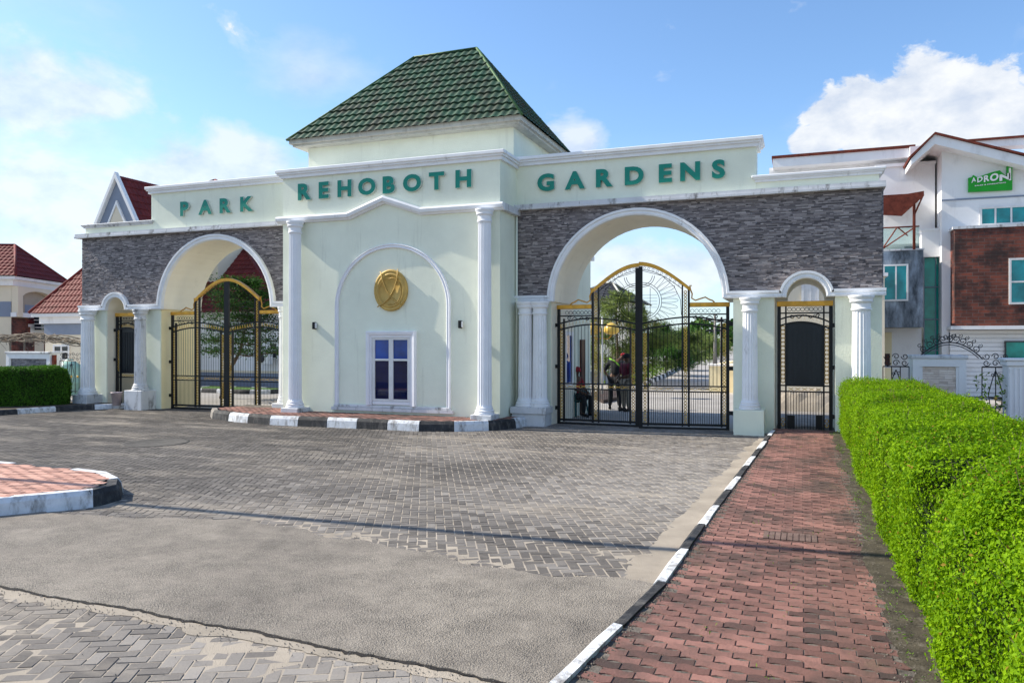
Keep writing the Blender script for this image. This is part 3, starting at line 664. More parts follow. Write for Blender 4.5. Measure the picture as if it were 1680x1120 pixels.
# ledge over the slate and the stepped parapets
def cornice(mb, x0, x1, y0, y1, z, p=.14, h=.20):
    mb.box(x0-p*.45, x1+p*.45, y0-p*.45, y1+p*.45, z, z+h*.4)
    mb.box(x0-p*.75, x1+p*.75, y0-p*.75, y1+p*.75, z+h*.4, z+h*.6)
    mb.box(x0-p, x1+p, y0-p, y1+p, z+h*.6, z+h, .012)
def wingtop(x0, x1, xs, xe, ylen, lab):
    """x0..x1 the whole wing, xs..xe the tall lettered part"""
    e = MB(); e.box(x0-.16 if x0 < -10 else x0, x1 if x0 < -10 else x1+.06, YW-.16, YW+.5, ZT, ZT+.05); e.box(x0-.16 if x0 < -10 else x0, x1 if x0 < -10 else x1+.06, YW-.13, YW+.48, ZT+.05, ZT+.13)
    e.build('ledge', trim_worn, GH)
wingtop(-20.78, -12.45, 0, 0, 1.5, 0); wingtop(-6.5, 1.55, 0, 0, 1.9, 0)
MB().box(-20.70, -18.04, YW+.05, YW+.45, ZT+.13, 5.50).build('low_parapet', mint, GH)
MB().box(-18.04, -12.5, YW+.03, YW+.60, ZT+.13, 6.38).build('parapet', mint, GH)
MB().box(-6.5, -.93, YW+.03, YW+.60, ZT+.13, 6.26).build('parapet', mint, GH)
MB().box(-.93, 1.50, YW+.05, YW+.45, ZT+.13, 5.48).build('low_parapet', mint, GH)
c = MB(); cornice(c, -20.7, -18.03, YW+.05, YW+.45, 5.48, .10, .11); c.build('cornice', trim_worn, GH)
c = MB(); cornice(c, -18.04, -12.6, YW+.03, YW+.60, 6.36); c.build('cornice', trim, GH)
c = MB(); cornice(c, -6.4, -.93, YW+.03, YW+.60, 6.24, .15, .21); c.build('cornice', trim, GH)
c = MB(); cornice(c, -.90, 1.50, YW+.05, YW+.45, 5.46, .12, .14); c.build('cornice', trim, GH)
# right end pilaster of the wing
# centre block
YC = 16.45; CX0, CX1 = -12.52, -6.5
MB().box(CX0, CX1, YC, 19.6, 0, 6.20).build('wall', mint, GH)
c = MB(); cornice(c, CX0, CX1, YC, 19.62, 6.18, .15, .21); c.build('cornice', trim, GH)
MB().box(-12.4, -5.64, 19.5, 21.3, 0, 4.3).build('rear_wall', mint, GH)
MB().box(-12.5, -5.55, 19.55, 21.4, 4.3, 4.42).build('rear_wall_cap', trim, GH)
# lower cornice with its shallow gable
pk = [(CX0-.12, 5.02), (-10.50, 5.02), (-9.51, 5.36), (-8.52, 5.02), (CX1+.12, 5.02)]
prof2 = [(0, -.02), (0, .07), (.05, .10), (.05, .15), (.12, .17), (.17, .15), (.17, -.02)]
MB().sweep(pk, prof2, YC+.01).build('gable_cornice', trim, GH)
for x0, x1 in ((CX1-.01, CX1+.12), (CX0-.12, CX0+.01)): MB().box(x0, x1, YC+.02, YW+.2, 5.03, 5.185).build('cornice_return', trim_worn, GH)
# blind arch moulding on the centre wall
am = [(-10.83, .42), (-10.83, 2.85)]+arc(-9.34, 2.85, 1.49, 32, 1.42)[1:-1]+[(-7.85, 2.85), (-7.85, .42)]
prof3 = [(0, -.01), (0, .03), (.02, .055), (.05, .04), (.085, .065), (.105, .03), (.105, -.01)]
MB().sweep(am, prof3, YC).build('blind_arch', moulding_white, GH)
MB().box(-10.95, -7.73, YC-.06, YC+.01, .38, .44, .01).box(-11.0, -7.66, YC-.09, YC+.01, .30, .378).build('sill_course', trim_worn, GH)
# window with architrave
wx0, wx1, wz0, wz1 = -9.84, -8.82, .54, 2.07
fr = MB(); fr.sweep([(wx0-.02, .445), (wx0-.02, wz1+.03), (wx1+.02, wz1+.03), (wx1+.02, .445)], [(0, -.01), (0, .07), (.05, .06), (.06, .10), (.13, .12), (.15, .08), (.15, -.01)], YC)
win = fr.build('window', moulding_white, GH)
MB().box(wx0-.01, wx1+.01, YC-.05, YC-.005, .46, .535, .008).build('sill', moulding_white, win)
f_ = MB()
yf = YC-.035
f_.box(wx0-.018, wx0+.06, yf-.01, YC+.01, wz0, wz1+.028).box(wx1-.06, wx1+.018, yf-.01, YC+.01, wz0, wz1+.028).box(wx0+.06, wx1-.06, yf-.01, YC+.01, wz0, wz0+.06).box(wx0+.06, wx1-.06, yf-.01, YC+.01, wz1-.03, wz1+.028)
xm = (wx0+wx1)/2; f_.box(xm-.06, xm+.06, yf-.013, YC+.01, wz0+.06, wz1-.03).box(wx0+.06, xm-.06, yf-.006, YC+.01, 1.53, 1.58).box(xm+.06, wx1-.06, yf-.006, YC+.01, 1.53, 1.58)
f_.build('frame', plastic_white, win)
lowglass = glass('dim_reflection_glass', (.001, .005, .045), .02)  # sky reflection put into the pane colours: blue above, near black below
for a_, b_ in ((wx0+.05, xm-.05), (xm+.05, wx1-.05)):
    MB().box(a_, b_, YC-.018, YC-.006, 1.575, wz1-.02).build('pane', blueglass, win); MB().box(a_, b_, YC-.018, YC-.006, wz0+.05, 1.535).build('pane', lowglass, win)
# tower
TX0, TX1, TY0, TY1 = -12.42, -6.52, 17.4, 20.75
MB().box(TX0, TX1, TY0, TY1, 6.2, 7.28).build('tower_wall', mint, GH)
# eaves
EX0, EX1, EY0, EY1, EZ = -12.82, -6.16, 16.98, 21.1, 7.26
MB().box(EX0+.12, EX1-.12, EY0+.12, EY1-.12, 7.18, 7.24).box(EX0+.05, EX1-.05, EY0+.05, EY1-.05, 7.24, 7.36).build('eaves', roof_trim, GH)
def roof_face(a, b, c, d, mats, pitch=.19, course=.265, amp=.016, step=.03, trimz=True):
    """a,b eave corners (left to right seen from outside), c,d ridge (right, left)"""
    a, b, c, d = map(Vector, (a, b, c, d)); u = (b-a).normalized(); n = u.cross((d+c)/2-(a+b)/2).normalized(); v = n.cross(u)
    def uv(p): return ((p-a).dot(u), (p-a).dot(v))
    cu, du = uv(c), uv(d); Lw = (b-a).length; Hh = max(cu[1], du[1]); bm = bmesh.new()
    umin = min(0, du[0], cu[0]); umax = max(Lw, cu[0], du[0])
    nx = int((umax-umin)/pitch*6)+1; rows = []; j = 0; v0 = 0
    while v0 < Hh:
        for (vv, hh) in ((v0, step), (min(v0+course, Hh+.01), 0)):
            rows.append([bm.verts.new(a+u*(umin+(umax-umin)*i/nx)+v*vv+n*(hh+amp*math.sin(2*math.pi*((umax-umin)*i/nx+vv*.0)/pitch)*(1 if True else 0))) for i in range(nx+1)])
        v0 += course
    for A, B in zip(rows, rows[1:]):
        for i in range(nx): bm.faces.new((A[i], A[i+1], B[i+1], B[i]))
    for p, q, sgn in ((a, d, 1), (b, c, -1)):
        e = (q-p).normalized(); pn = -e.cross(n)*sgn
        bmesh.ops.bisect_plane(bm, geom=bm.verts[:]+bm.edges[:]+bm.faces[:], plane_co=p, plane_no=pn, clear_outer=True)
    return bm
def roof(parent, corners, ridge, m, ridgem, name='roof', pitch=.19, course=.265, cap=.05, amp=.016, step=.03):
    """corners: FL, FR, BR, BL ; ridge: two points (left, right) along X, or (front, back) with mode"""
    FL, FR, BR, BL = corners; r0, r1 = ridge
    bmA = bmesh.new()
    for q in ((FL, FR, r1, r0), (FR, BR, r1, r1), (BR, BL, r0, r1), (BL, FL, r0, r0)):
        t = roof_face(*q, None, pitch, course, amp, step); me = bpy.data.meshes.new('tmp'); t.to_mesh(me); t.free(); bmA.from_mesh(me); bpy.data.meshes.remove(me)
    me = bpy.data.meshes.new(name); bmA.to_mesh(me); bmA.free(); me.materials.append(m)
    o = bpy.data.objects.new(name, me); col.objects.link(o); o.parent = parent
    rc = MB(); up = Vector((0, 0, .02))
    for p, q in ((FL, r0), (FR, r1), (BR, r1), (BL, r0), (r0, r1)):
        p, q = Vector(p)+up, Vector(q)+up
        if (p-q).length > .05: rc.tube([p, q], cap, 8)
    rc.build('ridge_cap', ridgem, o)
    return o
roof(GH, [(EX0, EY0, EZ+.06), (EX1, EY0, EZ+.06), (EX1, EY1, EZ+.06), (EX0, EY1, EZ+.06)], [(-10.15, 19.15, 9.93), (-8.25, 19.15, 9.93)], green_tile, ridge_green, cap=.035, pitch=.21, course=.28, amp=.014, step=.045)
# columns
def colprof(r, z0, z1, cap=.30, base=.18):
    P = [(r*1.38, z0), (r*1.38, z0+base*.22), (r*1.28, z0+base*.28), (r*1.34, z0+base*.5), (r*1.15, z0+base*.62), (r*1.18, z0+base*.8), (r*1.04, z0+base)]
    P += [(r*1.02, z0+base+.03, 1), (r, z0+base+.06, 1), (r*.9, z1-cap-.05, 1), (r*.9, z1-cap-.01, 0), (r*1.02, z1-cap), (r*1.05, z1-cap+.03), (r*.95, z1-cap+.05), (r*.95, z1-cap*.55), (r*1.15, z1-cap*.45), (r*1.2, z1-cap*.38), (r*1.12, z1-cap*.34), (r*1.22, z1-cap*.2), (r*1.30, z1-cap*.12), (r*1.30, z1)]
    return P
def column(x, y, z0, z1, r, fl=18, m=trim, cap=.30):
    return MB().lathe((x, y, 0), colprof(r, z0, z1, cap), flutes=fl).build('column', m, GH)
for x in (-6.78, -11.96): 
    column(x, 16.20, .34, 5.02, .165, 18, moulding_white)
    MB().box(x-.26, x+.26, 15.96, 16.46, .20, .34, .012).build('plinth', trim_worn, GH)
for x in (-6.16, -5.80): column(x, 17.24, .46, ZI-.01, .175)
MB().box(-6.46, -5.56, 16.98, 17.52, .30, .455, .012).box(-6.43, -5.60, 17.03, 17.52, 0, .30).build('plinth', trim_worn, GH)
column(-1.04, 17.22, .55, ZI-.01, .165); MB().box(-1.36, -.74, 16.98, 17.53, -.02, .545, .012).build('plinth', mint, GH)
column(1.14, 17.22, .55, ZI-.01, .19); MB().box(.84, 1.44, 16.96, 17.53, -.02, .545, .012).build('plinth', mint, GH)
column(-20.25, 17.24, .40, ZI-.01, .20); MB().box(-20.56, -19.96, 16.96, 17.53, 0, .395, .012).build('plinth', trim_worn, GH)
column(-18.16, 17.24, .58, ZI-.01, .17, m=trim_worn); MB().box(-18.50, -17.84, 16.96, 17.53, 0, .575, .012).build('plinth', trim_worn, GH)
column(-13.12, 17.22, .34, ZI-.01, .10, 12); MB().box(-13.34, -12.92, 17.04, 17.53, .12, .34, .012).build('plinth', trim_worn, GH)
# downpipe at the inner corner
MB().tube([(-6.45, 17.42, .3), (-6.45, 17.42, 5.1)], .028, 8).build('downpipe', mint, GH)
# rear room openings seen through the arch
def simple_window(parent, x0, x1, z0, z1, Y, gl, face='-Y', frm=plastic_white, mull=1, tr=None, t=.05, pr=.04):
    f = MB(); hw = t
    def bx(a0, a1, c0, c1, d0, d1):
        if face == '-Y': f.box(a0, a1, Y-d1, Y-d0, c0, c1)
        else: f.box(Y+d0, Y+d1, a0, a1, c0, c1)
    bx(x0, x0+hw, z0, z1, -.01, pr); bx(x1-hw, x1, z0, z1, -.01, pr); bx(x0+hw, x1-hw, z0, z0+hw, -.01, pr); bx(x0+hw, x1-hw, z1-hw, z1, -.01, pr)
    for k in range(1, mull+1):
        xm = x0+(x1-x0)*k/(mull+1); bx(xm-hw*.4, xm+hw*.4, z0+hw, z1-hw, -.01, pr*.9)
    if tr: bx(x0+hw, x1-hw, tr-hw*.4, tr+hw*.4, -.01, pr*.85)
    o = f.build('window', frm, parent); g = MB()
    if face == '-Y': g.box(x0+hw*.9, x1-hw*.9, Y-.012, Y-.004, z0+hw*.9, z1-hw*.9)
    else: g.box(Y+.004, Y+.012, x0+hw*.9, x1-hw*.9, z0+hw*.9, z1-hw*.9)
    g.build('pane', gl, o); return o
simple_window(GH, 18.55, 19.25, .85, 2.25, -5.604, blueglass, '+X', moulding_white, 0, None, .10, .05)
MB().box(-5.64, -5.60, 20.15, 20.6, 0, 2.05).build('door', brownm, GH)

# lettered signs
def text_mesh(ch, size, ext, off):
    c = bpy.data.curves.new('t', 'FONT'); c.body = ch; c.size = size; c.extrude = ext; c.offset = off; c.align_x = 'CENTER'; c.resolution_u = 4
    o = bpy.data.objects.new('t', c); col.objects.link(o); dg = bpy.context.evaluated_depsgraph_get(); dg.update()
    me = bpy.data.meshes.new_from_object(o.evaluated_get(dg)); bpy.data.objects.remove(o); bpy.data.curves.remove(c); return me
def letters(word, xs, z, Y, label, h=.40, wide=1.12, group=None):
    base = thing('lettering', label, 'lettering', ((xs[0]+xs[-1])/2, Y, z), 0, group)
    for ch, x in zip(word, xs):
        me = text_mesh(ch, h/.70, .022, .027)
        co = np.zeros(len(me.vertices)*3, np.float32); me.vertices.foreach_get('co', co); co = co.reshape(-1, 3)
        cx0 = (co[:, 0].min()+co[:, 0].max())/2; s = h/(co[:, 1].max()-co[:, 1].min()); zb = co[:, 1].min()
        new = np.stack([(co[:, 0]-cx0)*s*wide, -co[:, 2]-.045, (co[:, 1]-zb)*s-h/2], 1)
        me.vertices.foreach_set('co', new.ravel()); me.materials.clear(); me.materials.append(letter_m); me.materials.append(letter_side)
        me.update()
        for p in me.polygons: p.material_index = 0 if abs(p.normal.y) > .8 else 1
        me.name = 'letter'; o = bpy.data.objects.new('letter', me); col.objects.link(o); o.parent = base; o.location = (x-base.location.x, 0, 0)
    return base
letters('PARK', [WX(p, YW) for p in (304, 338, 371, 406)], 5.84, YW+.03, 'raised teal letters reading PARK on the parapet of the left wing', .42)
letters('REHOBOTH', [WX(p, YC) for p in (502, 533.5, 567.5, 604, 640, 678, 718, 762)], 5.80, YC, 'raised teal letters reading REHOBOTH above the gabled cornice of the centre block', .42)
letters('GARDENS', [WX(p, YW) for p in (896, 943.6, 992, 1041, 1092, 1132.5, 1179)], 5.80, YW+.03, 'raised teal letters reading GARDENS on the parapet of the right wing', .42)

# round emblem
EM = thing('wall_emblem', 'round golden emblem with crossing ribs in the blind arch over the window', 'emblem', (-9.34, YC, 3.24))
MB().lathe((0, 0, 0), [(.46, .0), (.46, .05), (.45, .065), (.42, .07), (.40, .055), (.385, .055), (.37, .075), (.345, .08), (.33, .062), (.02, .066), (0.01, .066)], 40, axis='Y').build('disc', gold_disc, EM)
EM.scale = (1, 1, 1.10)
rb = MB()
def rib(pts, r): rb.tube([(x, -.085, z) for x, z in pts], r, 6)
rib([(-.26, .42), (-.20, .22), (-.10, .02), (.04, -.16), (.20, -.27), (.34, -.31)], .014)
rib([(.22, .46), (.20, .25), (.12, .03), (-.02, -.17), (-.18, -.29), (-.34, -.36)], .014)
rb.build('crossing_rib', gold_disc, EM)
rb = MB(); rb.tube([(.05+.25*math.cos(a), -.075, -.02+.29*math.sin(a)) for a in np.linspace(-1.9, 1.9, 16)], .009, 5); rb.tube([(-.05+.25*math.cos(a), -.075, -.02+.29*math.sin(a)) for a in np.linspace(1.25, 5.0, 16)], .009, 5)
rb.build('inner_rib', gold_disc, EM)
# wall lamps
for px_, lab in ((518, 'small black wall light between the left column and the blind arch'), (757, 'small black wall light between the blind arch and the tall right column')):
    x = WX(px_, YC); o = thing('wall_light', lab, 'wall light', (x, YC, 2.40), 0, 'wall lights on the centre block')
    MB().box(-.045, .03, -.10, 0, -.09, .09, .01).build('housing', iron, o); MB().box(.032, .06, -.09, -.02, -.07, .07, .008).build('lens', plastic_white, o)

# ================================================================== GATES
def qarc(x0, z0, x1, z1, bul, n=12):
    """gently bowed arc from p0 to p1"""
    P = []
    for k in range(n+1):
        t = k/n; P.append((x0+(x1-x0)*t, 0, z0+(z1-z0)*t+bul*4*t*(1-t)))
    return P
def strip(mb, pts, h, d):
    """flat bar of height h and depth d along pts"""
    for (a, b) in zip(pts, pts[1:]):
        a, b = Vector(a), Vector(b); A = []
        for p in (a, b):
            for dz in (-h/2, h/2):
                for dy in (-d/2, d/2): A.append(mb.bm.verts.new((p.x, p.y+dy, p.z+dz)))
        v = A
        for q in ((0, 1, 3, 2), (4, 6, 7, 5), (0, 2, 6, 4), (1, 5, 7, 3), (2, 3, 7, 6), (0, 4, 5, 1)): mb.bm.faces.new([v[i] for i in q])
def scroll(cx, cz, r, a0, turns, sgn=1, n=16, y=0):
    return [(cx+r*(1-.72*k/n)*math.cos(a0+sgn*2*math.pi*turns*k/n), y, cz+r*(1-.72*k/n)*math.sin(a0+sgn*2*math.pi*turns*k/n)) for k in range(n+1)]
def big_leaf(wl, sgn, parent, x):
    """leaf with its hinge at local x=0 and free end at x=sgn*wl"""
    S = lambda v: v*sgn
    wing = .44*wl; zb = .07
    def zu(xx): # upper bowed rail
        return (2.42+.135*math.sin(math.pi/2*min(1, xx/wing))) if xx <= wing else (2.555-.16*((xx-wing)/(wl-wing))**1.6)
    def ztop(xx): t = (xx-wing)/(wl-wing); return 3.20+.58*math.sin(math.pi/2*t)**1.0
    f = MB()
    def post(x0, x1, z0, z1, d=.03): f.box(min(S(x0), S(x1)), max(S(x0), S(x1)), -d, d, z0, z1)
    post(0, .07, 0, 2.78); post(.15, .185, zb, 2.55)
    post(wing-.02, wing+.03, zb, 3.20); post(wing+.13, wing+.165, zb, 3.3)
    post(wl-.085, wl, 0, 3.72); post(wl-.225, wl-.19, zb, zu(wl-.2)-.1)
    for z in (.035, .12): post(.07, wl-.085, z-.03, z+.02, .022)
    for z in (.86, .985): post(.07, wl-.085, z-.015, z+.015, .024)
    post(.07, wing, 2.60, 2.63, .02)
    for dz in (0, -.15): strip(f, [(S(xx), 0, zu(xx)+dz) for xx in np.linspace(.05, wl-.05, 18)], .035, .04)
    frame = f.build('gate_leaf', iron, parent); frame.location = (x, 0, 0)
    # fine bars
    b = MB()
    n = int((wl-.3)/.088)
    for k in range(n+1):
        xx = .185+(wl-.41)*k/n
        if wing-.03 < xx < wing+.17: continue
        b.tube([(S(xx), 0, .985), (S(xx), 0, zu(xx)-.15)], .0065, 4)
    n = int((wl-.3)/.052)
    for k in range(n+1):
        xx = .19+(wl-.42)*k/n
        if wing-.02 < xx < wing+.165: continue
        b.tube([(S(xx), 0, .12), (S(xx), 0, .86)], .0065, 4)
    b.build('bars', iron, frame)
    # gold cresting
    g = MB(); g.box(min(S(-.01), S(wing-.02)), max(S(-.01), S(wing-.02)), -.05, .05, 2.78, 2.88, .008)
    P = [(S(xx), 0, ztop(xx)) for xx in np.linspace(wing-.02, wl, 14)]
    strip(g, P, .085, .10)
    g.tube([(S(xx), 0, zz) for xx, zz in ((wing-.06, 3.26), (wing-.02, 3.27), (wing-.03, 3.18), (wing-.07, 3.08), (wing-.06, 2.98), (wing-.14, 2.93), (wing-.26, 2.97), (wing-.36, 3.0), (wing-.44, 2.95), (wing-.52, 2.92), (wing-.56, 2.88))], .018, 6)
    g.build('gold_cresting', gold, frame)
    # ring strips
    for (xa, z0, z1) in ((.11, .16, 2.45), (wing+.08, .16, 3.12), (wl-.138, .16, 2.2)):
        z = z0; r = MB()
        while z < z1: 
            r.ring((S(xa), 0, z), .033, .013, n=8, m=3)
            z += .074
        r.build('ring_strip', gold_thin, frame)
    r = MB()
    for k in range(int((wl-.3)/.17)):
        xx = .24+k*.17
        if wing-.08 < xx < wing+.22: continue
        r.ring((S(xx), 0, .922), .035, .007, n=8, m=3); strip(r, [(S(xx+.04), 0, .905), (S(xx+.12), 0, .94)], .012, .01); strip(r, [(S(xx+.04), 0, .94), (S(xx+.12), 0, .905)], .012, .01)
    r.build('rail_lattice', gold_thin, frame); r = MB()
    for k in range(int((wl-.25)/.085)):
        xx = .22+k*.085
        if wing-.04 < xx < wing+.18: continue
        strip(r, [(S(xx-.02), 0, zu(xx)-.12), (S(xx), 0, zu(xx)-.03), (S(xx+.02), 0, zu(xx)-.12)], .012, .012)
    r.build('gold_lattice', gold_thin, frame)
    # black scroll work above the bowed rail
    s = MB()
    xx = .24
    while xx < wing-.04: s.ring((S(xx), 0, 2.69), .042, .007, n=10, m=3); xx += .095
    for c0, sg in ((.30, 1), (wing-.14, -1)):
        s.tube([(S(p[0]), 0, p[2]) for p in scroll(c0, 2.555, .055, .5, 1.1, sg)], .010, 4)
        s.tube([(S(c0+.05*sg), 0, 2.53), (S(c0+.13*sg), 0, 2.585), (S(c0+.22*sg), 0, 2.53)], .010, 4)
    fx = wl-.085                                                   # sunburst hung on the free post
    def inleaf(X, Z): return wing+.17 < X < fx and zu(X) < Z < ztop(X)-.12
    for (zc, rad) in ((3.52, .22), (3.52, .27), (2.92, .38), (2.92, .43)):
        P = [(fx-rad*math.sin(a), 0, zc-rad*math.cos(a)) for a in np.linspace(0, math.pi, 22)]
        P = [p for p in P if p[2] < ztop(p[0])-.10 and (zc < 3.3 or p[2] < 3.52) and p[2] > zu(p[0])]
        if len(P) > 2: s.tube([(S(p[0]), 0, p[2]) for p in P], .0065, 4)
    for k in range(12):                                            # loops of the rays
        a = .16+k*.205; zc = 2.92; r0, r1 = .44, .80
        while r1 > .5 and not inleaf(fx-r1*math.sin(a), zc-r1*math.cos(a)): r1 -= .03
        if r1-r0 < .07: continue
        P = []
        for q in range(11):
            t = q/10; rr = r0+(r1-r0)*math.sin(math.pi*t); aa = a+.085*math.cos(math.pi*t); P.append((S(fx-rr*math.sin(aa)), 0, zc-rr*math.cos(aa)))
        s.tube(P, .005, 3)
    for k in range(5): s.tube([(S(fx), 0, 2.78+k*.07), (S(fx-.33), 0, 2.78+k*.07)], .004, 3)
    s.tube([(S(fx-.17), 0, 2.56), (S(fx-.17), 0, 3.22)], .006, 4)
    P = [(S(xx), 0, ztop(xx)-.13) for xx in np.linspace(wing+.16, fx, 12)]; s.tube(P, .007, 4)
    for k in range(9):
        xx = wing+.22+(fx-wing-.26)*k/8; s.ring((S(xx), 0, ztop(xx)-.085), .028, .005, n=8, m=3)
    s.tube([(S(wing+.17), 0, 2.60), (S(wing+.19), 0, 2.95), (S(wing+.33), 0, 3.25), (S(wing+.6), 0, 3.50), (S(fx), 0, 3.62)], .006, 4)
    s.build('scrollwork', iron, frame)
    for z in (.35, 1.35, 2.35): MB().box(min(S(-.10), S(0)), max(S(-.10), S(0)), -.03, .03, z, z+.09).build('hinge', iron, frame)
    return frame
def driveway_gate(x0, x1, Y, label, a_left, a_right, dzr=0, group='ornate double gates'):
    g = thing('driveway_gate', label, 'gate', ((x0+x1)/2, Y, 0), 0, group); hw = (x1-x0)/2
    l = big_leaf(hw-.01, 1, g, -hw); l.rotation_euler = (0, 0, -a_left)
    r = big_leaf(hw-.01, -1, g, hw); r.rotation_euler = (0, 0, a_right); r.location.z = dzr
    return g
driveway_gate(-5.55, -1.52, 17.85, 'tall black and gold double gate under the right arch, right leaf a little ajar', R(1.5), R(9))
driveway_gate(-17.58, -13.47, 17.85, 'tall black and gold double gate shut under the left arch', R(0), R(.6))
def ped_gate(x0, x1, Y, label, hinge=1):
    g = thing('pedestrian_gate', label, 'gate', ((x0+x1)/2, Y, 0), 0, 'pedestrian side gates'); w_ = x1-x0; h = w_/2
    def za(x): return 2.42-.14*(x/h)**2+0.04*(-x/h)
    f = MB()
    for a, b in ((-h, -h+.075), (h-.075, h), (-h+.16, -h+.195), (h-.195, h-.16)): f.box(a, b, -.03, .03, .04 if abs(a) > h-.1 or abs(b) > h-.1 else .1, 2.76)
    for z in (.06, .90, 1.03, 2.60): f.box(-h+.07, h-.07, -.024, .024, z, z+.03)
    f.box(-h, h, -.026, .026, .02, .1)
    for dz in (0, .14): strip(f, [(x, 0, za(x)+dz) for x in np.linspace(-h+.04, h-.04, 12)], .035, .05)
    fr = f.build('gate_leaf', iron, g)
    p = MB(); P = [(-h+.19, 1.05), (h-.19, 1.05)]+[(x, za(x)) for x in np.linspace(h-.19, -h+.19, 10)]; p.prism(P, .006, .012)
    for k in range(8): p.box(-h+.23+k*(w_-.46)/7-.006, -h+.23+k*(w_-.46)/7+.006, -.006, .006, 1.05, 2.28)
    p.build('sheet_panel', panel_black, fr)
    b = MB()
    for k in range(13): x = -h+.22+k*(w_-.44)/12; b.tube([(x, 0, .1), (x, 0, .9)], .0065, 4)
    b.build('bars', iron, fr)
    MB().box(-h-.01, h+.01, -.05, .05, 2.76, 2.87, .008).build('gold_cresting', gold, fr)
    for s in (-1, 1):
        z = 1.15; r = MB()
        while z < 2.3: r.ring((s*(h-.118), -.005, z), .046, .010, n=10, m=4); z += .088
        r.build('ring_strip', gold_thin, fr)
    r = MB()
    for s in (-1, 1):
        for z in (.2, .3): r.ring((s*(h-.118), -.005, z), .036, .009, n=10, m=4)
    for k in range(5): x = -h+.28+k*(w_-.56)/4; strip(r, [(x-.05, 0, .94), (x+.05, 0, 1.0)], .013, .01); strip(r, [(x-.05, 0, 1.0), (x+.05, 0, .94)], .013, .01)
    for k in range(9): x = -h+.24+k*(w_-.48)/8; strip(r, [(x-.02, 0, za(x)+.03), (x, 0, za(x)+.11), (x+.02, 0, za(x)+.03)], .012, .012)
    r.build('gold_lattice', gold_thin, fr)
    s = MB()
    for k in range(8): s.ring((-h+.25+k*(w_-.5)/7, 0, 2.695), .042, .007, n=10, m=3)
    for sg in (-1, 1):
        s.tube(scroll(sg*(h-.30), 2.545 if w_ > 1 else 2.54, .05, .4, 1.1, sg), .010, 4); s.tube([(sg*.02, 0, 2.58), (sg*.12, 0, 2.50), (sg*.2, 0, 2.57)], .011, 4)
    s.build('scrollwork', iron, fr)
    for z in (.35, 1.4, 2.3): MB().box(min(hinge*h, hinge*(h+.08)), max(hinge*h, hinge*(h+.08)), -.03, .03, z, z+.09).build('hinge', iron, fr)
    if hinge > 0: MB().box(-h+.2, -h+.36, -.03, .02, .12, .40).build('stop_block', iron, fr); MB().box(h-.34, h-.2, -.03, .02, .12, .42).build('stop_block', iron, fr)
    return g
ped_gate(-.50, .62, 17.75, 'narrow black pedestrian gate at the end of the red brick walkway', 1)
ped_gate(-19.66, -18.72, 17.75, 'narrow black pedestrian gate in the far left of the gatehouse behind the dark hedge', -1)

# ================================================================== HEDGES
def leaf_cloud(name, pts, nrm, size, m, parent=None, tilt=.8, jitter=.03, aspect=.55, tones=None, cup=True):
    """pointed leaf quads spread over points with normals"""
    n = len(pts); rnd = np.random.RandomState(len(pts) % 1000)
    nn = nrm+rnd.randn(n, 3)*tilt*.55; nn /= np.linalg.norm(nn, axis=1)[:, None]
    t = np.cross(nn, rnd.randn(n, 3)); t /= np.linalg.norm(t, axis=1)[:, None]; b = np.cross(nn, t)
    s = size*rnd.uniform(.6, 1.25, n)[:, None]; c = pts+nrm*rnd.normal(0, jitter, n)[:, None]
    v = np.stack([c-t*s, c-b*s*aspect+nn*s*.15, c+t*s, c+b*s*aspect+nn*s*.15], 1).reshape(-1, 3)
    F = np.arange(4*n).reshape(-1, 4)
    tn = rnd.rand(n) if tones is None else np.clip(tones+rnd.normal(0, .22, n), 0, 1)
    C = np.repeat(np.stack([tn, tn, tn, np.ones(n)], 1), 4, 0)
    return raw(name, v, F, m, parent, colors=C)
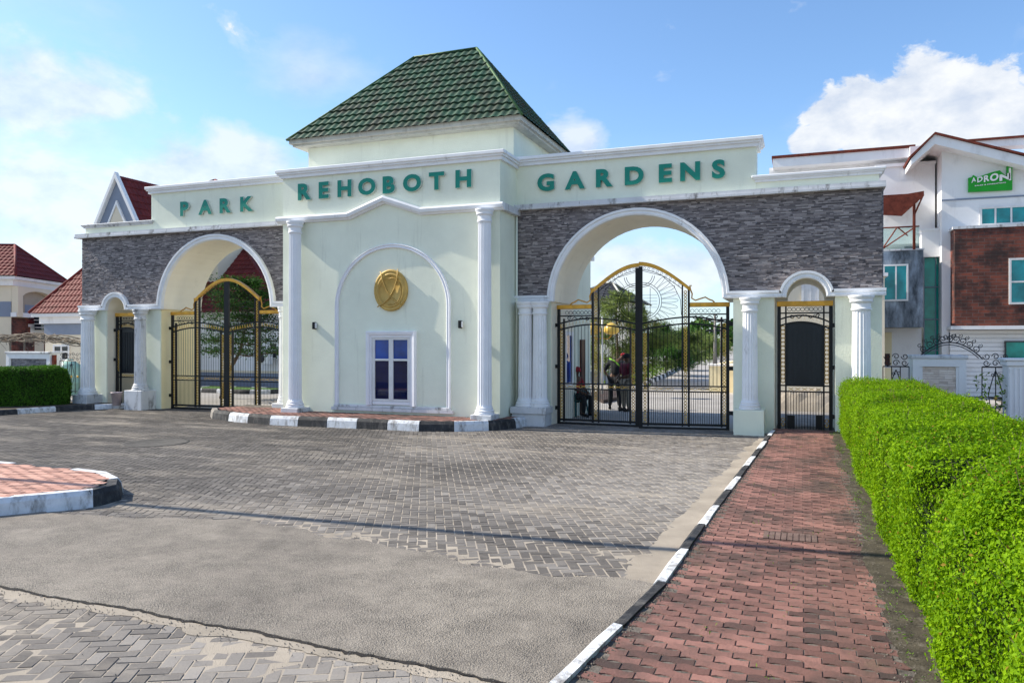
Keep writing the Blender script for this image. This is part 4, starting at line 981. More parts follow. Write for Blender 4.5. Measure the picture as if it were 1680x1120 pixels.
def hedge(name, label, path, width, height, dens, size, lump=.07, leafm=hedge_leaf, rnd_top=.16, z0=.08, seed=2, group=None, densf=None, shoots=0):
    """path: list of (x,y) centre line"""
    rs = np.random.RandomState(seed)
    P = np.array(path, float); seg = np.diff(P, axis=0); ln = np.linalg.norm(seg, axis=1); cum_ = np.r_[0, np.cumsum(ln)]; Lt = cum_[-1]
    def surf(s, q):
        # s along, q in [0,1] round the section: side up, top, side down
        x = np.interp(s, cum_, P[:, 0]); y = np.interp(s, cum_, P[:, 1]); e = 1e-2
        tx = np.interp(np.minimum(s+.25, Lt), cum_, P[:, 0])-np.interp(np.maximum(s-.25, 0), cum_, P[:, 0]); ty = np.interp(np.minimum(s+.25, Lt), cum_, P[:, 1])-np.interp(np.maximum(s-.25, 0), cum_, P[:, 1])
        l = np.hypot(tx, ty); tx, ty = tx/l, ty/l; nx, ny = -ty, tx
        per = 2*height+width; d = q*per; a = width/2
        off = np.where(d < height, a, np.where(d < height+width, a-(d-height), -a)); zz = np.where(d < height, d, np.where(d < height+width, height, per-d))
        on = np.where(d < height, 1., np.where(d < height+width, 0, -1.)); zn = np.where((d >= height) & (d < height+width), 1., 0.)
        # rounded shoulders
        k = rnd_top; du = np.maximum(0, np.abs(off)-(a-k)); dv = np.maximum(0, zz-(height-k)); rr = np.hypot(du, dv); over = np.maximum(0, rr-k*0.999); cor = (du > 0) & (dv > 0)
        f = np.where(cor, k/np.maximum(rr, 1e-6), 1); off2 = np.where(cor, np.sign(off)*((a-k)+du*np.minimum(1, f)), off); zz2 = np.where(cor, (height-k)+dv*np.minimum(1, f), zz)
        on2 = np.where(cor, np.sign(off)*du/np.maximum(rr, 1e-6), on); zn2 = np.where(cor, dv/np.maximum(rr, 1e-6), zn)
        # rounded ends
        es = np.minimum(s, Lt-s); endk = np.clip(es/.25, 0, 1); off2 = off2*(.72+.28*np.sqrt(1-(1-endk)**2)); zz2 = zz2*(.9+.1*endk)
        tuck = np.clip(zz2/.35, 0, 1)
        lmp = lump*(np.sin(s*2.1+seed)+.7*np.sin(s*4.7+off2*5)+.8*np.sin(zz2*6+s*1.3)+.5*np.sin(s*9+zz2*8+off2*7))
        px_ = x+nx*(off2*(.86+.14*tuck)+on2*lmp*.6); py_ = y+ny*(off2*(.86+.14*tuck)+on2*lmp*.6); pz_ = z0+zz2+zn2*lmp*.5
        return np.stack([px_, py_, pz_], -1), np.stack([nx*on2, ny*on2, zn2+.02], -1)
    # solid leafy core
    ns_, nq = int(Lt/.12)+2, 30
    S, Q = np.meshgrid(np.linspace(0, Lt, ns_), np.linspace(0, 1, nq), indexing='ij'); p, n = surf(S.ravel(), Q.ravel()); p = p-n*.055
    F = []
    for i in range(ns_-1):
        for j in range(nq-1): F.append((i*nq+j, i*nq+j+1, (i+1)*nq+j+1, (i+1)*nq+j))
    root = raw(name, p, F, hedge_core)
    # end caps
    tag(root, label, 'hedge', group)
    area = Lt*(2*height+width); n_ = int(area*dens); s = rs.rand(n_)*Lt; q = rs.rand(n_)
    if densf is not None:
        keep = rs.rand(n_) < densf(np.interp(s, cum_, P[:, 0]), np.interp(s, cum_, P[:, 1])); s, q = s[keep], q[keep]
    p, n = surf(s, q); p = p-n*np.abs(rs.normal(0, .022, len(s)))[:, None]
    # ends
    for se, sg in ((0, -1), (Lt, 1)):
        m_ = int(width*height*dens*1.1); qx = rs.rand(m_)*.9-.45; qz = rs.rand(m_); a = P[0] if se == 0 else P[-1]; tdir = (P[1]-P[0])/ln[0] if se == 0 else (P[-1]-P[-2])/ln[-1]
        dx = qx*width*.84; bulge = .10*np.cos(qx*3)*np.cos((qz-.5)*2.4)
        pe = np.stack([a[0]+tdir[0]*sg*bulge-tdir[1]*dx, a[1]+tdir[1]*sg*bulge+tdir[0]*dx, z0+qz*height*.80], 1)
        p = np.r_[p, pe]; n = np.r_[n, np.tile([tdir[0]*sg, tdir[1]*sg, .1], (m_, 1))]
    tn = .52+.25*np.sin(p[:, 1]*3+p[:, 2]*5)*np.sin(p[:, 0]*4)
    if shoots:
        k = shoots; s = rs.rand(k)*Lt; q = .18+.64*rs.rand(k); ps, nsn = surf(s, q); tw = MB(); ep = []; en = []
        for a_, b_ in zip(ps, nsn):
            d_ = Vector(b_)+Vector((rs.normal(0, .35), rs.normal(0, .35), .5+rs.rand()*.4)); d_.normalize(); ln_ = rs.uniform(.03, .11)
            tw.tube([Vector(a_)-d_*.05, Vector(a_)+d_*ln_], .0016, 3)
            for j_ in range(rs.randint(4, 9)): u_ = Vector(a_)+d_*ln_*rs.uniform(.2, 1.05); ep.append((u_.x+rs.normal(0, .006), u_.y+rs.normal(0, .006), u_.z)); en.append(tuple(d_))
        tw.build('sprays', bark, root); p = np.r_[p, np.array(ep)]; n = np.r_[n, np.array(en)]; tn = np.r_[tn, np.full(len(ep), .8)]
    leaf_cloud('leaves', p, n, size, leafm, root, 1.1, .022, .55, tn)
    return root
# the long trimmed hedge on the right: dense near the camera
hedge('clipped_hedge', 'long bright green clipped hedge running beside the red walkway up to the pedestrian gate', [(1.42, 5.9), (1.44, 9), (1.46, 13), (1.46, 16.95)], 1.50, 1.15, 9500, .0145, .052, seed=3, rnd_top=.27, shoots=420,
      densf=lambda x, y: np.clip(1.25-.055*y, .42, 1))
hedge('clipped_hedge', 'big rounded bright green hedge clump filling the near right corner beside the walkway', [(1.62, .8), (1.60, 2.2), (1.56, 3.8), (1.62, 5.55)], 1.70, 1.24, 13500, .0132, .085, seed=6, rnd_top=.50, shoots=420)
# thin shoots standing up out of the near hedge
hedge('clipped_hedge', 'dark green clipped hedge in front of the far left column and slate panel wall', [(-20.75, 16.9), (-21.15, 16.2), (-21.9, 15.6), (-23.5, 14.9), (-25.5, 14.2)], 1.1, 1.12, 2600, .028, .03, dark_hedge_leaf, seed=8, z0=.12)
# weeds along the walkway edge
def weed(name, label, x, y, z, h, n, size, spread, m=weed_leaf, group=None, kind=None, cat='plant'):
    rs = np.random.RandomState(int(abs(x*100+y*10)) % 999)
    k = n; a = rs.rand(k)*6.28; r = np.sqrt(rs.rand(k))*spread; pz = rs.rand(k)*h
    p = np.stack([x+r*np.cos(a), y+r*np.sin(a), z+pz], 1); nr = np.stack([np.cos(a)*.6, np.sin(a)*.6, np.full(k, .7)], 1)
    o = leaf_cloud(name, p, nr, size, m, None, 1.0, .01, .35); return tag(o, label, cat, group, kind)
wp = []
for k in range(90):
    y = random.uniform(4.3, 17); x = random.gauss(.64, .035) if random.random() < .7 else random.uniform(-.6, .5)
    for q in range(int(random.uniform(5, 26)) if x > .5 else int(random.uniform(2, 8))): wp.append((x+random.gauss(0, .035), y+random.gauss(0, .05), .115+random.random()*.05))
wp = np.array(wp); tag(leaf_cloud('weeds', wp, np.tile([0, 0, 1.], (len(wp), 1)), .013, weed_leaf, None, 1.5, .005, .3), kind='stuff')

A = []; B = []; bm = MB()
for y in np.arange(2.5, 17.4, .07):
    w_ = max(.005, .035+.17*mn.noise(Vector((0, y*.9, 2)))+.05*mn.noise(Vector((0, y*4, 5)))+.02*random.random()+(.05 if y < 8 else 0)); A.append(bm.bm.verts.new((.98, y, .122))); B.append(bm.bm.verts.new((.625-w_, y, .1155)))
for i in range(len(A)-1): bm.bm.faces.new((A[i], A[i+1], B[i+1], B[i]))
tag(bm.build('edge_soil', mat('mossy_soil', (.062, .052, .036), .95, .5, 7, .9, 60, dirt=(.20, .175, .145), ds=7, dthr=(.54, .72))), kind='structure')
V = []; F = []
for q in range(2600):                                     # crumbs of soil and mortar over the joint
    y = random.uniform(3.5, 14); x = random.gauss(.56, .07) if random.random() < .6 else interp(KR, y)+.15+abs(random.gauss(0, .05))
    if x > .70: continue
    s = random.uniform(.003, .011); b0 = len(V); a0 = random.random()*6
    for k in range(4): V.append((x+s*math.cos(a0+k*1.57), y+s*math.sin(a0+k*1.57)*random.uniform(.6, 1), .113))
    V.append((x, y, .115+s*.7))
    for k in range(4): F.append((b0+k, b0+(k+1) % 4, b0+4))
tag(raw('crumbs', V, F, mat('mortar_crumbs', (.15, .13, .11), .95, .5, 9, 0)), kind='stuff')

# ================================================================== FENCES
def scroll_panel(name, label, x0, x1, z0, z1, Y, cat='iron fence', group=None, posts=True):
    t = thing(name, label, cat, ((x0+x1)/2, Y, z0), 0, group); cx0 = (x0+x1)/2; X = lambda v: v-cx0; Z = lambda v: v-z0
    b = MB()
    n = max(2, int((x1-x0)/.17))
    for k in range(n+1): b.tube([(X(x0+(x1-x0)*k/n), 0, 0), (X(x0+(x1-x0)*k/n), 0, Z(z1)-.28)], .011, 5)
    b.tube([(X(x0), 0, .06), (X(x1), 0, .06)], .014, 5); b.tube([(X(x0), 0, Z(z1)-.28), (X(x1), 0, Z(z1)-.28)], .014, 5)
    b.build('bars', dark_iron, t)
    s = MB(); m_ = max(2, int((x1-x0)/.15))
    for k in range(m_):
        c0 = X(x0+(x1-x0)*(k+.5)/m_); s.tube(scroll(c0, Z(z1)-.20, .07, 0, 1.2, 1 if k % 2 else -1), .009, 4); s.tube(scroll(c0, Z(z1)-.06, .07, math.pi, 1.2, -1 if k % 2 else 1), .009, 4)
    c0 = X((x0+x1)/2); H = Z(z1)-.35
    for sg in (-1, 1): s.tube([(c0, 0, H), (c0+sg*.05, 0, H*.88), (c0+sg*.13, 0, H*.62), (c0+sg*.10, 0, H*.42), (c0, 0, H*.25)], .010, 4); s.tube(scroll(c0+sg*.05, H*.93, .04, 0, 1, sg), .008, 4)
    s.build('scrollwork', dark_iron, t)
    g = MB(); 
    for k, xx in enumerate((c0, c0-.28, c0+.28)): 
        if abs(xx) < (x1-x0)/2: MB().lathe((xx, 0, H*.55), [(.005, -.045), (.03, -.02), (.03, .02), (.005, .045)], 8).build('gold_boss', gold_thin, t)
    return t
YF = 18.5
def panel_wall(x0, x1, z1, Y, depth, label, stone, frame_m, inset=.14):
    t = thing('panel_wall', label, 'wall', ((x0+x1)/2, Y, 0)); a = -(x1-x0)/2; b = -a
    MB().box(a, b, .02, depth, 0, z1).build('wall', frame_m, t)
    f = MB(); f.box(a, a+inset, -.05, .02, 0, z1-.001).box(b-inset, b, -.05, .02, 0, z1-.001).box(a+inset, b-inset, -.05, .02, z1-inset-.03, z1-.001); f.box(a+inset, a+inset+.05, -.03, .02, .3, z1-inset-.03).box(b-inset-.05, b-inset, -.03, .02, .3, z1-inset-.03)
    f.build('frame', frame_m, t)
    MB().box(a+inset+.05, b-inset-.05, .0, .03, .3, z1-inset-.031).build('stone_panel', stone, t)
    MB().box(a-.03, b+.03, -.08, depth+.03, z1, z1+.07, .01).build('coping', trim_worn, t)
    return t
xl, xr = WX(1497, YF), WX(1585, YF)
panel_wall(xl, xr, WZ(1540, 588, YF), YF, .75, 'low wall with a pale rough stone panel in a white frame behind the bright hedge', slate_sunlit, housewhite)
scroll_panel('iron_fence', 'short black iron scroll fence between the gatehouse corner and the pale stone panel wall', WX(1449, YF), WX(1492, YF), .3, WZ(1470, 580, YF), YF+.05)
scroll_panel('iron_gate', 'black iron scroll gate with gold bosses between the pale stone wall and white pillar', WX(1612, YF), WX(1657, YF), .1, WZ(1630, 580, YF), YF+.05, 'gate')
# arched iron overthrow
xa, xb = WX(1505, YF+.3), WX(1612, YF+.3); za = WZ(1505, 588, YF+.3); zp = WZ(1553, 545, YF+.3); t = thing('iron_arch', 'black wrought iron arch of scrolls rising above the pale stone wall', 'arch', ((xa+xb)/2, YF+.3, za)); hw = (xb-xa)/2
a_ = MB(); rise = (zp-za)*.62
P = [(-hw+2*hw*k/20, 0, rise*(1-((k-10)/10)**2)) for k in range(21)]; a_.tube(P, .014, 5); a_.tube([(p[0]*.98, 0, p[2]-.05) for p in P[1:-1]], .009, 4); a_.build('arch_bar', dark_iron, t)
s_ = MB()
for k in range(2, 19, 2):
    p = P[k]; sg = -1 if k < 10 else 1; s_.tube(scroll(p[0], p[2]+.085, .075, -1.57, 1.2, sg), .009, 4); s_.tube(scroll(p[0]+.08*sg, p[2]+.15, .045, 1, 1.1, -sg), .007, 4)
s_.tube([(0, 0, rise), (0, 0, zp-za)], .012, 5)
for sg in (-1, 1): s_.tube(scroll(sg*.07, zp-za-.10, .06, 0, 1.2, sg), .008, 4)
s_.build('scrollwork', dark_iron, t)
# white fluted pillar at the right edge
x = WX(1672, YF-.6); t = thing('fence_pillar', 'white grooved fence pillar with wide cap at the right edge of the hedge', 'pillar', (x+.06, YF-.5, 0)); zt = WZ(1672, 592, YF-.6)
p_ = MB(); p_.box(-.22, .40, 0, .5, 0, zt)
for k in range(7): p_.box(-.20+k*.085, -.16+k*.085, -.025, 0, .1, zt-.15)
p_.build('shaft', housewhite, t); MB().box(-.30, .48, -.08, .58, zt, zt+.05, .01).box(-.26, .44, -.05, .54, zt-.10, zt-.001, .01).build('cap', housewhite, t)
for px_, lab in ((1612, 'small leafy weed at the foot of the iron gate'), (1645, 'small pale weed climbing the iron gate by the grooved pillar')):
    weed('wild_plant', lab, WX(px_, YF-.3), YF-.3, .6, .75, 60, .05, .14, group='weeds by the iron gate')
# left fence
panel_wall(WX(12, YF), WX(84, YF), WZ(45, 580, YF), YF, .4, 'low wall with a dark slate panel in a pale frame behind the dark hedge', slate, trim)
scroll_panel('iron_fence', 'black iron scroll fence between the slate panel wall and the far left gatehouse column', WX(96, YF), WX(134, YF), .3, WZ(115, 578, YF), YF+.05)
t = thing('iron_post', 'thin rusty gate post beside the slate panel wall', 'post', (WX(89, YF), YF, 0)); MB().box(-.05, .05, -.05, .05, 0, WZ(89, 582, YF)).build('post', rust, t)
# dry vine trellis arch
t = thing('vine_trellis', 'arched wooden trellis of tangled dry vines over the slate panel wall', 'trellis', (WX(60, 18.9), 18.9, 0))
b = MB(); x0_, x1_ = WX(-30, 18.9)-t.location.x, WX(140, 18.9)-t.location.x
for q in range(16):
    dz = random.uniform(-.18, .08); P = []
    for k in range(14):
        s = k/13; xx = x0_+(x1_-x0_)*s; P.append((xx, random.uniform(-.3, .3)*.4, 1.72+.50*math.sin(math.pi*(.28+.5*s))+dz+random.gauss(0, .035)))
    b.tube(P, random.uniform(.008, .022), 5)
for q in range(30):
    xx = random.uniform(x0_, x1_); z = 2.05+random.uniform(-.1, .15); b.tube([(xx, random.uniform(-.2, .2), z), (xx+random.uniform(-.35, .35), random.uniform(-.2, .2), z+random.uniform(-.35, .15))], .007, 4)
b.build('vines', wood, t)
b = MB()
for xx in (x0_+.4, x0_+1.3, x0_+2.0, x1_-.15): MB().tube([(xx, .1, 0), (xx, .1, 2.1)], .03, 6).build('trellis_post', wood, t)
x = WX(114, 21); t = thing('water_tank', 'pale green plastic water tank behind the iron scroll fence on the left', 'water tank', (x, 21, 0))
MB().lathe((0, 0, 0), [(.02, 0), (.42, 0), (.44, .05), (.44, .45), (.46, .47), (.44, .5), (.44, .95), (.40, 1.1), (.22, 1.25), (.14, 1.27), (.14, 1.33), (.02, 1.34)], 24).build('tank', mat('pale_green_plastic', (.30, .50, .42), .4, .1, 3, 0), t)
# bucket and small things beside the left pedestrian gate
x, y = WG(196, 666, .14); x = WX(196, 17.15); t = thing('bucket', 'pinkish white bucket on the verge at the foot of the far left column', 'bucket', (x, 17.05, .12))
MB().lathe((0, 0, 0), [(.11, 0), (.15, .36), (.165, .36), (.165, .39), (.14, .39), (.10, .02)], 18).build('pail', mat('bucket_plastic', (.50, .42, .44), .5, .12, 6, .1), t)
MB().ring((0, 0, .37), .168, .006, 'Z', 16, 4).build('handle', dark_iron, t)

# ================================================================== HOUSES ON THE LEFT
def hiphouse(name, label, x0, x1, y0, y1, zw, zr, wallm, roofm, over=.5, rid=.3, frz=None, group=None, pitch=.25, course=.36, band=None, rend=None):
    t = thing(name, label, 'house', ((x0+x1)/2, (y0+y1)/2, 0), 0, group); hx, hy = (x1-x0)/2, (y1-y0)/2
    MB().box(-hx, hx, -hy, hy, 0, zw).build('wall', wallm, t)
    MB().box(-hx-over+.08, hx+over-.08, -hy-over+.08, hy+over-.08, zw-.02, zw+.14).box(-hx-.18, hx+.18, -hy-.18, hy+.18, zw-.35, zw-.021).build('eaves', frz or housewhite, t)
    if band: MB().box(-hx-.03, hx+.03, -hy-.03, hy+.03, zw-.9, zw-.36).build('wall_band', band, t)
    e = zw+.16; ox, oy = hx+over, hy+over
    if hx >= hy: r = [(-ox+oy*1.0, 0, zr), (ox-oy*1.0, 0, zr)]
    else: r = [(-.01, 0, zr), (.01, 0, zr)]
    if rend: r = [(rend[0], 0, zr), (rend[1], 0, zr)]
    roof(t, [(-ox, -oy, e), (ox, -oy, e), (ox, oy, e), (-ox, oy, e)], r, roofm, roofm, pitch=pitch, course=course, cap=.07)
    return t
# two-storey house with arched balcony, far left
_cx, _cy = 42*(-ST+(19-840)/FPX*CT), 42*(CT+(19-840)/FPX*ST)        # near corner of the house
RA = R(24.3); LA = 4.9; WA = 12.0; zwA = 5.40; zrA = 7.55
_ex, _ey = Vector((math.cos(RA), math.sin(RA))), Vector((-math.sin(RA), math.cos(RA)))
_c = Vector((_cx, _cy))-_ex*WA/2+_ey*LA/2
HA = hiphouse('red_roof_house', 'two storey cream house with red tiled roof, brick base and an arched balcony', _c.x-WA/2, _c.x+WA/2, _c.y-LA/2, _c.y+LA/2, zwA, zrA, housecream, red_tile, .5, frz=housewhite, rend=(-WA/2+1.2, WA/2-1.2))
HA.rotation_euler = (0, 0, RA)
def la(px_):                      # distance along the balcony face for an image column
    u = (px_-840)/FPX; a0 = _cx*CT+_cy*ST; d0 = -_cx*ST+_cy*CT; a1 = _ey.x*CT+_ey.y*ST; d1 = -_ey.x*ST+_ey.y*CT
    return (u*d0-a0)/(a1-u*d1)-LA/2
def lz(py_, t_=43.5): return HC+(560-py_)/FPX*t_
FX = WA/2
MB().box(-FX, FX-.01, -LA/2-.04, -LA/2, lz(521), lz(497)).build('grey_band', housegrey, HA)
MB().box(FX, FX+.06, -LA/2-.03, LA/2+.03, 0, lz(522)).build('brick_base', redbrick, HA)
MB().box(FX, FX+.30, -LA/2-.1, la(47), lz(521), lz(514)).build('string_course', housewhite, HA)
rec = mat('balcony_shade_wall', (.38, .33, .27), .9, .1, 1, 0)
yl, yr = la(27), la(77); n_ = 12
pts_ = [(yl, lz(515)), (yr, lz(515)), (yr, lz(487))]+[(yr+(yl-yr)*k/n_, lz(487)+.32*math.sin(math.pi*k/n_)**.6) for k in range(1, n_)]+[(yl, lz(487))]
def xprism(mb, poly, x0, x1):
    mb.prism(poly, 0, 1)
    for v in mb.bm.verts: v.co = Vector((x0+(x1-x0)*v.co.y, v.co.x, v.co.z))
    return mb
# a facing wall with the arch cut out, standing proud of the recess
fw_ = [(-LA/2-.02, lz(521)), (yl, lz(521)), (yl, lz(487))]+[(yl+(yr-yl)*k/n_, lz(487)+.32*math.sin(math.pi*k/n_)**.6) for k in range(1, n_)]+[(yr, lz(487)), (yr, lz(521)), (LA/2+.02, lz(521)), (LA/2+.02, zwA-.36), (-LA/2-.02, zwA-.36)]
xprism(MB(), fw_, FX+.02, FX+.35).build('arched_front', housecream, HA)
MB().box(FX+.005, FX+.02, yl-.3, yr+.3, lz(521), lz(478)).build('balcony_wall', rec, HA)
MB().box(FX+.02, FX+.035, la(40), yr, lz(515), lz(500)).build('balcony_grey_dado', housegrey, HA)
r_ = MB()
for k in range(4): r_.tube([(FX+.35, la(45), lz(519+6*k)), (FX+.75, la(46), lz(519+6*k)), (FX+.75, la(68), lz(519+6*k)), (FX+.35, la(69), lz(519+6*k))], .02, 5)
r_.build('railing', plastic_white, HA)
MB().box(FX+.35, FX+.72, la(46), la(68), lz(541), lz(520)).build('balcony_box', darkglass, HA)
# low porch roof in the left corner
YP = 30
hiphouse('tiled_porch', 'low porch with a small red tiled roof cut by the left edge of the view', WX(-150, YP), WX(12, YP), YP, YP+2.2, WZ(5, 535, YP), WZ(-60, 478, YP), housecream, red_tile, .35, frz=trim)
# low house with red hip roof next to the gatehouse
YB = 27.5
xb0 = WX(74, YB); zwB = WZ(100, 519, YB); zrB = WZ(150, 400, YB+3.5)
HB = hiphouse('red_roof_house', 'low cream house with steep dark red hip roof just left of the slate wing', xb0, xb0+9.5, YB, YB+7, zwB, zwB+5.6, housecream, red_tile, .5, frz=housewhite, band=housegrey)
wn = simple_window(HB, WX(88, YB)-HB.location.x, WX(115, YB)-HB.location.x, WZ(100, 592, YB), WZ(100, 565, YB), -3.5, darkglass, '-Y', plastic_white, 1, WZ(100, 577, YB), .10, .05)
YD = 44
HD = hiphouse('red_roof_house', 'tall brick red roof rising behind the low cream house on the left', WX(85, YD), WX(85, YD)+14, YD, YD+9, WZ(110, 492, YD), WZ(160, 392, YD+4), housecream, red_tile_b, .5)
# gabled house behind the left wing
YG = 25.0
gx0, gx1, gxa = WX(148, YG), WX(238, YG), WX(193, YG); gz0, gza = WZ(190, 385, YG), WZ(193, 291, YG)
HG = thing('gabled_house', 'house with a pointed white and grey gable and dark red roof behind the left wing', 'house', ((gx0+gx1)/2, YG, 0)); lx = HG.location.x
A = (gx1-gx0)/2
def tri(s, zt_, z0_, m_off=0): return [(-A*s, z0_), (A*s, z0_), (0, zt_)]
MB().prism([(-A*.93, 0), (A*.93, 0), (A*.93, gz0-.3), (0, gza-.25), (-A*.93, gz0-.3)], .1, 9).build('wall', housecream, HG)
MB().prism(tri(.98, gza-.06, gz0-.35), .02, .12).build('gable_band', housegrey, HG)
MB().prism(tri(.52, gz0+(gza-gz0)*.50, gz0-.3), -.03, .03).build('gable_panel', housecream, HG)
v = MB(); 
v.sweep([(-A, gz0-.4), (0, gza-.05), (A, gz0-.4)], [(0, -.05), (0, .14), (.13, .14), (.13, -.05)], 0)
v.sweep([(-A*.55, gz0-.3), (0, gz0+(gza-gz0)*.52), (A*.55, gz0-.3)], [(0, -.02), (0, .06), (.09, .06), (.09, -.02)], 0); v.build('bargeboard', housewhite, HG)
e = .1
bmA = bmesh.new()
for q in (((A*1.15, 0, gz0-.75), (A*1.15, 9.5, gz0-.75), (0, 9.5, gza+.08), (0, 0, gza+.08)), ((-A*1.1, 9.5, gz0-.6), (-A*1.1, 0, gz0-.6), (0, 0, gza+.08), (0, 9.5, gza+.08))):
    tt = roof_face(*q, None, .25, .36); me = bpy.data.meshes.new('t'); tt.to_mesh(me); tt.free(); bmA.from_mesh(me); bpy.data.meshes.remove(me)
me = bpy.data.meshes.new('roof'); bmA.to_mesh(me); bmA.free(); me.materials.append(red_tile); o = bpy.data.objects.new('roof', me); col.objects.link(o); o.parent = HG
# inner house seen through the left arch
YI = 27.5
ix0, ix1 = WX(318, YI), WX(520, YI)
HI = thing('villa', 'cream villa with deep red roof and white grey gable seen through the left arch', 'house', ((ix0+ix1)/2, YI, 0)); h = (ix1-ix0)/2; cx_ = HI.location.x
MB().box(-h, h, 0, 6, 0, 3.3).build('wall', housewhite, HI)
MB().box(-h, h, -.06, .0, 0, .62).build('plinth', housegrey, HI)
MB().box(-h-.05, h+.05, -.09, 0, .62, .72).build('dado', housecream, HI)
zE = WZ(380, 512, YI-.5)
elx, erx = WX(296, YI-.5)-cx_, WX(462, YI-.5)-cx_; apx = WX(388, YI+3.5)-cx_; apz = WZ(388, 388, YI+3.5)
roof(HI, [(elx, -.5, zE), (erx, -.5, zE), (erx, 7.5, zE), (elx, 7.5, zE)], [(apx-.05, 3.5, apz), (apx+.05, 3.5, apz)], red_tile, red_tile, cap=.06, pitch=.25, course=.33)
gl_, gr2 = WX(404, YI+3.6)-cx_, WX(520, YI+3.6)-cx_
MB().box(gl_, gr2, 3.6, 7, 0, WZ(430, 446, YI+3.6)).build('rear_wall', housegrey, HI)
MB().box(gl_-.25, gr2, 3.35, 7, WZ(430, 446, YI+3.6), WZ(430, 438, YI+3.6)).box(gl_-.45, gr2, 3.15, 7, WZ(430, 438, YI+3.6)+.002, WZ(430, 427, YI+3.6)).build('rear_cornice', housewhite, HI)
simple_window(HI, WX(441, YI)-cx_, WX(458, YI)-cx_, WZ(450, 590, YI), WZ(450, 560, YI), 0, darkglass, '-Y', plastic_white, 0, WZ(450, 574, YI), .09, .06)
xx, zz = WX(434, YI-.4), WZ(434, 596, YI-.4); t = thing('air_conditioner', 'white air conditioner unit on the villa wall behind the left gate', 'air conditioner', (xx, YI-.25, zz))
MB().box(-.32, .32, -.28, 0, -.05, .50, .02).build('casing', plastic_white, t); MB().lathe((-.08, -.285, .22), [(.19, 0), (.19, .015), (.17, .02), (.02, .012)], 20, axis='Y').build('fan_grille', dark_iron, t)
# chimney-like roof tip behind PARK parapet
YR = 30; t = thing('roof_tip', 'small red hip roof tip showing over the PARK parapet', 'roof', (WX(353, YR), YR, 0))
rz_ = WZ(353, 296, YR); MB().box(-1.5, 1.5, -1.5, 1.5, 0, rz_-1.3).build('wall', housecream, t); roof(t, [(-2, -2, rz_-1.3), (2, -2, rz_-1.3), (2, 2, rz_-1.3), (-2, 2, rz_-1.3)], [(-.01, 0, rz_), (.01, 0, rz_)], red_tile, red_tile, cap=.06, pitch=.25, course=.36)
# grass island inside left gate
gx, gy = WX(372, 24.2), 24.2
pl = [(gx-1.7, gy-.35), (gx+1.2, gy-.6), (gx+2.2, gy-.2), (gx+2.4, gy+1.0), (gx-2.0, gy+1.3)]
kerb('driveway_kerb', pl+[pl[0]], .17, .14, .8, 1, start=0)
mb = MB(); mb.slab([(p[0]*.97+gx*.03, p[1]*.9+(gy+.3)*.1) for p in pl], 0, .15); tag(mb.build('lawn', grassm), kind='structure')

# ================================================================== TREES
def leaves_for(pts, nrm, size, m, parent, name='crown', aspect=.5, tilt=1.2):
    return leaf_cloud(name, np.array(pts), np.array(nrm), size, m, parent, tilt, .02, aspect)
def layered_tree(x, y, h, label, seed=1, n=9000):
    rs = random.Random(seed); t = thing('layered_tree', label, 'tree', (x, y, 0)); b = MB()
    b.tube([(-.75, 0, 0), (-.5, 0, h*.22), (0, .05, h*.42), (.35, 0, h*.7), (.45, 0, h)], .085, 8, r2=.02)
    P = []; Nn = []
    for lay in range(7):
        z = h*(.42+.60*lay/6.); rr = 1.75*(1-.55*(lay/6.)**1.6)*rs.uniform(.85, 1.1); cx_ = rs.uniform(-.2, .7)
        for k in range(6):
            a = k*1.05+rs.random(); ex = cx_+rr*math.cos(a); ey = rr*math.sin(a)*.9; b.tube([(.4, 0, z-.15), ((.4+ex)/2, ey/2, z-.03), (ex, ey, z+.05)], .022, 4, r2=.008)
            for q in range(n//42):
                s_ = rs.random()**.5; w_ = rs.gauss(0, .42*s_+.08); P.append((.4+(ex-.4)*s_-math.sin(a)*w_, ey*s_+math.cos(a)*w_, z+.12*s_*rs.random()+rs.gauss(0, .10))); Nn.append((0, 0, 1))
    b.build('trunk', bark, t); leaves_for(P, Nn, .05, dark_leaf, t, tilt=.9); return t
layered_tree(WX(392, 21.6), 21.6, 3.9, 'dark green layered tree with a leaning trunk behind the left gate', 5, 15000)
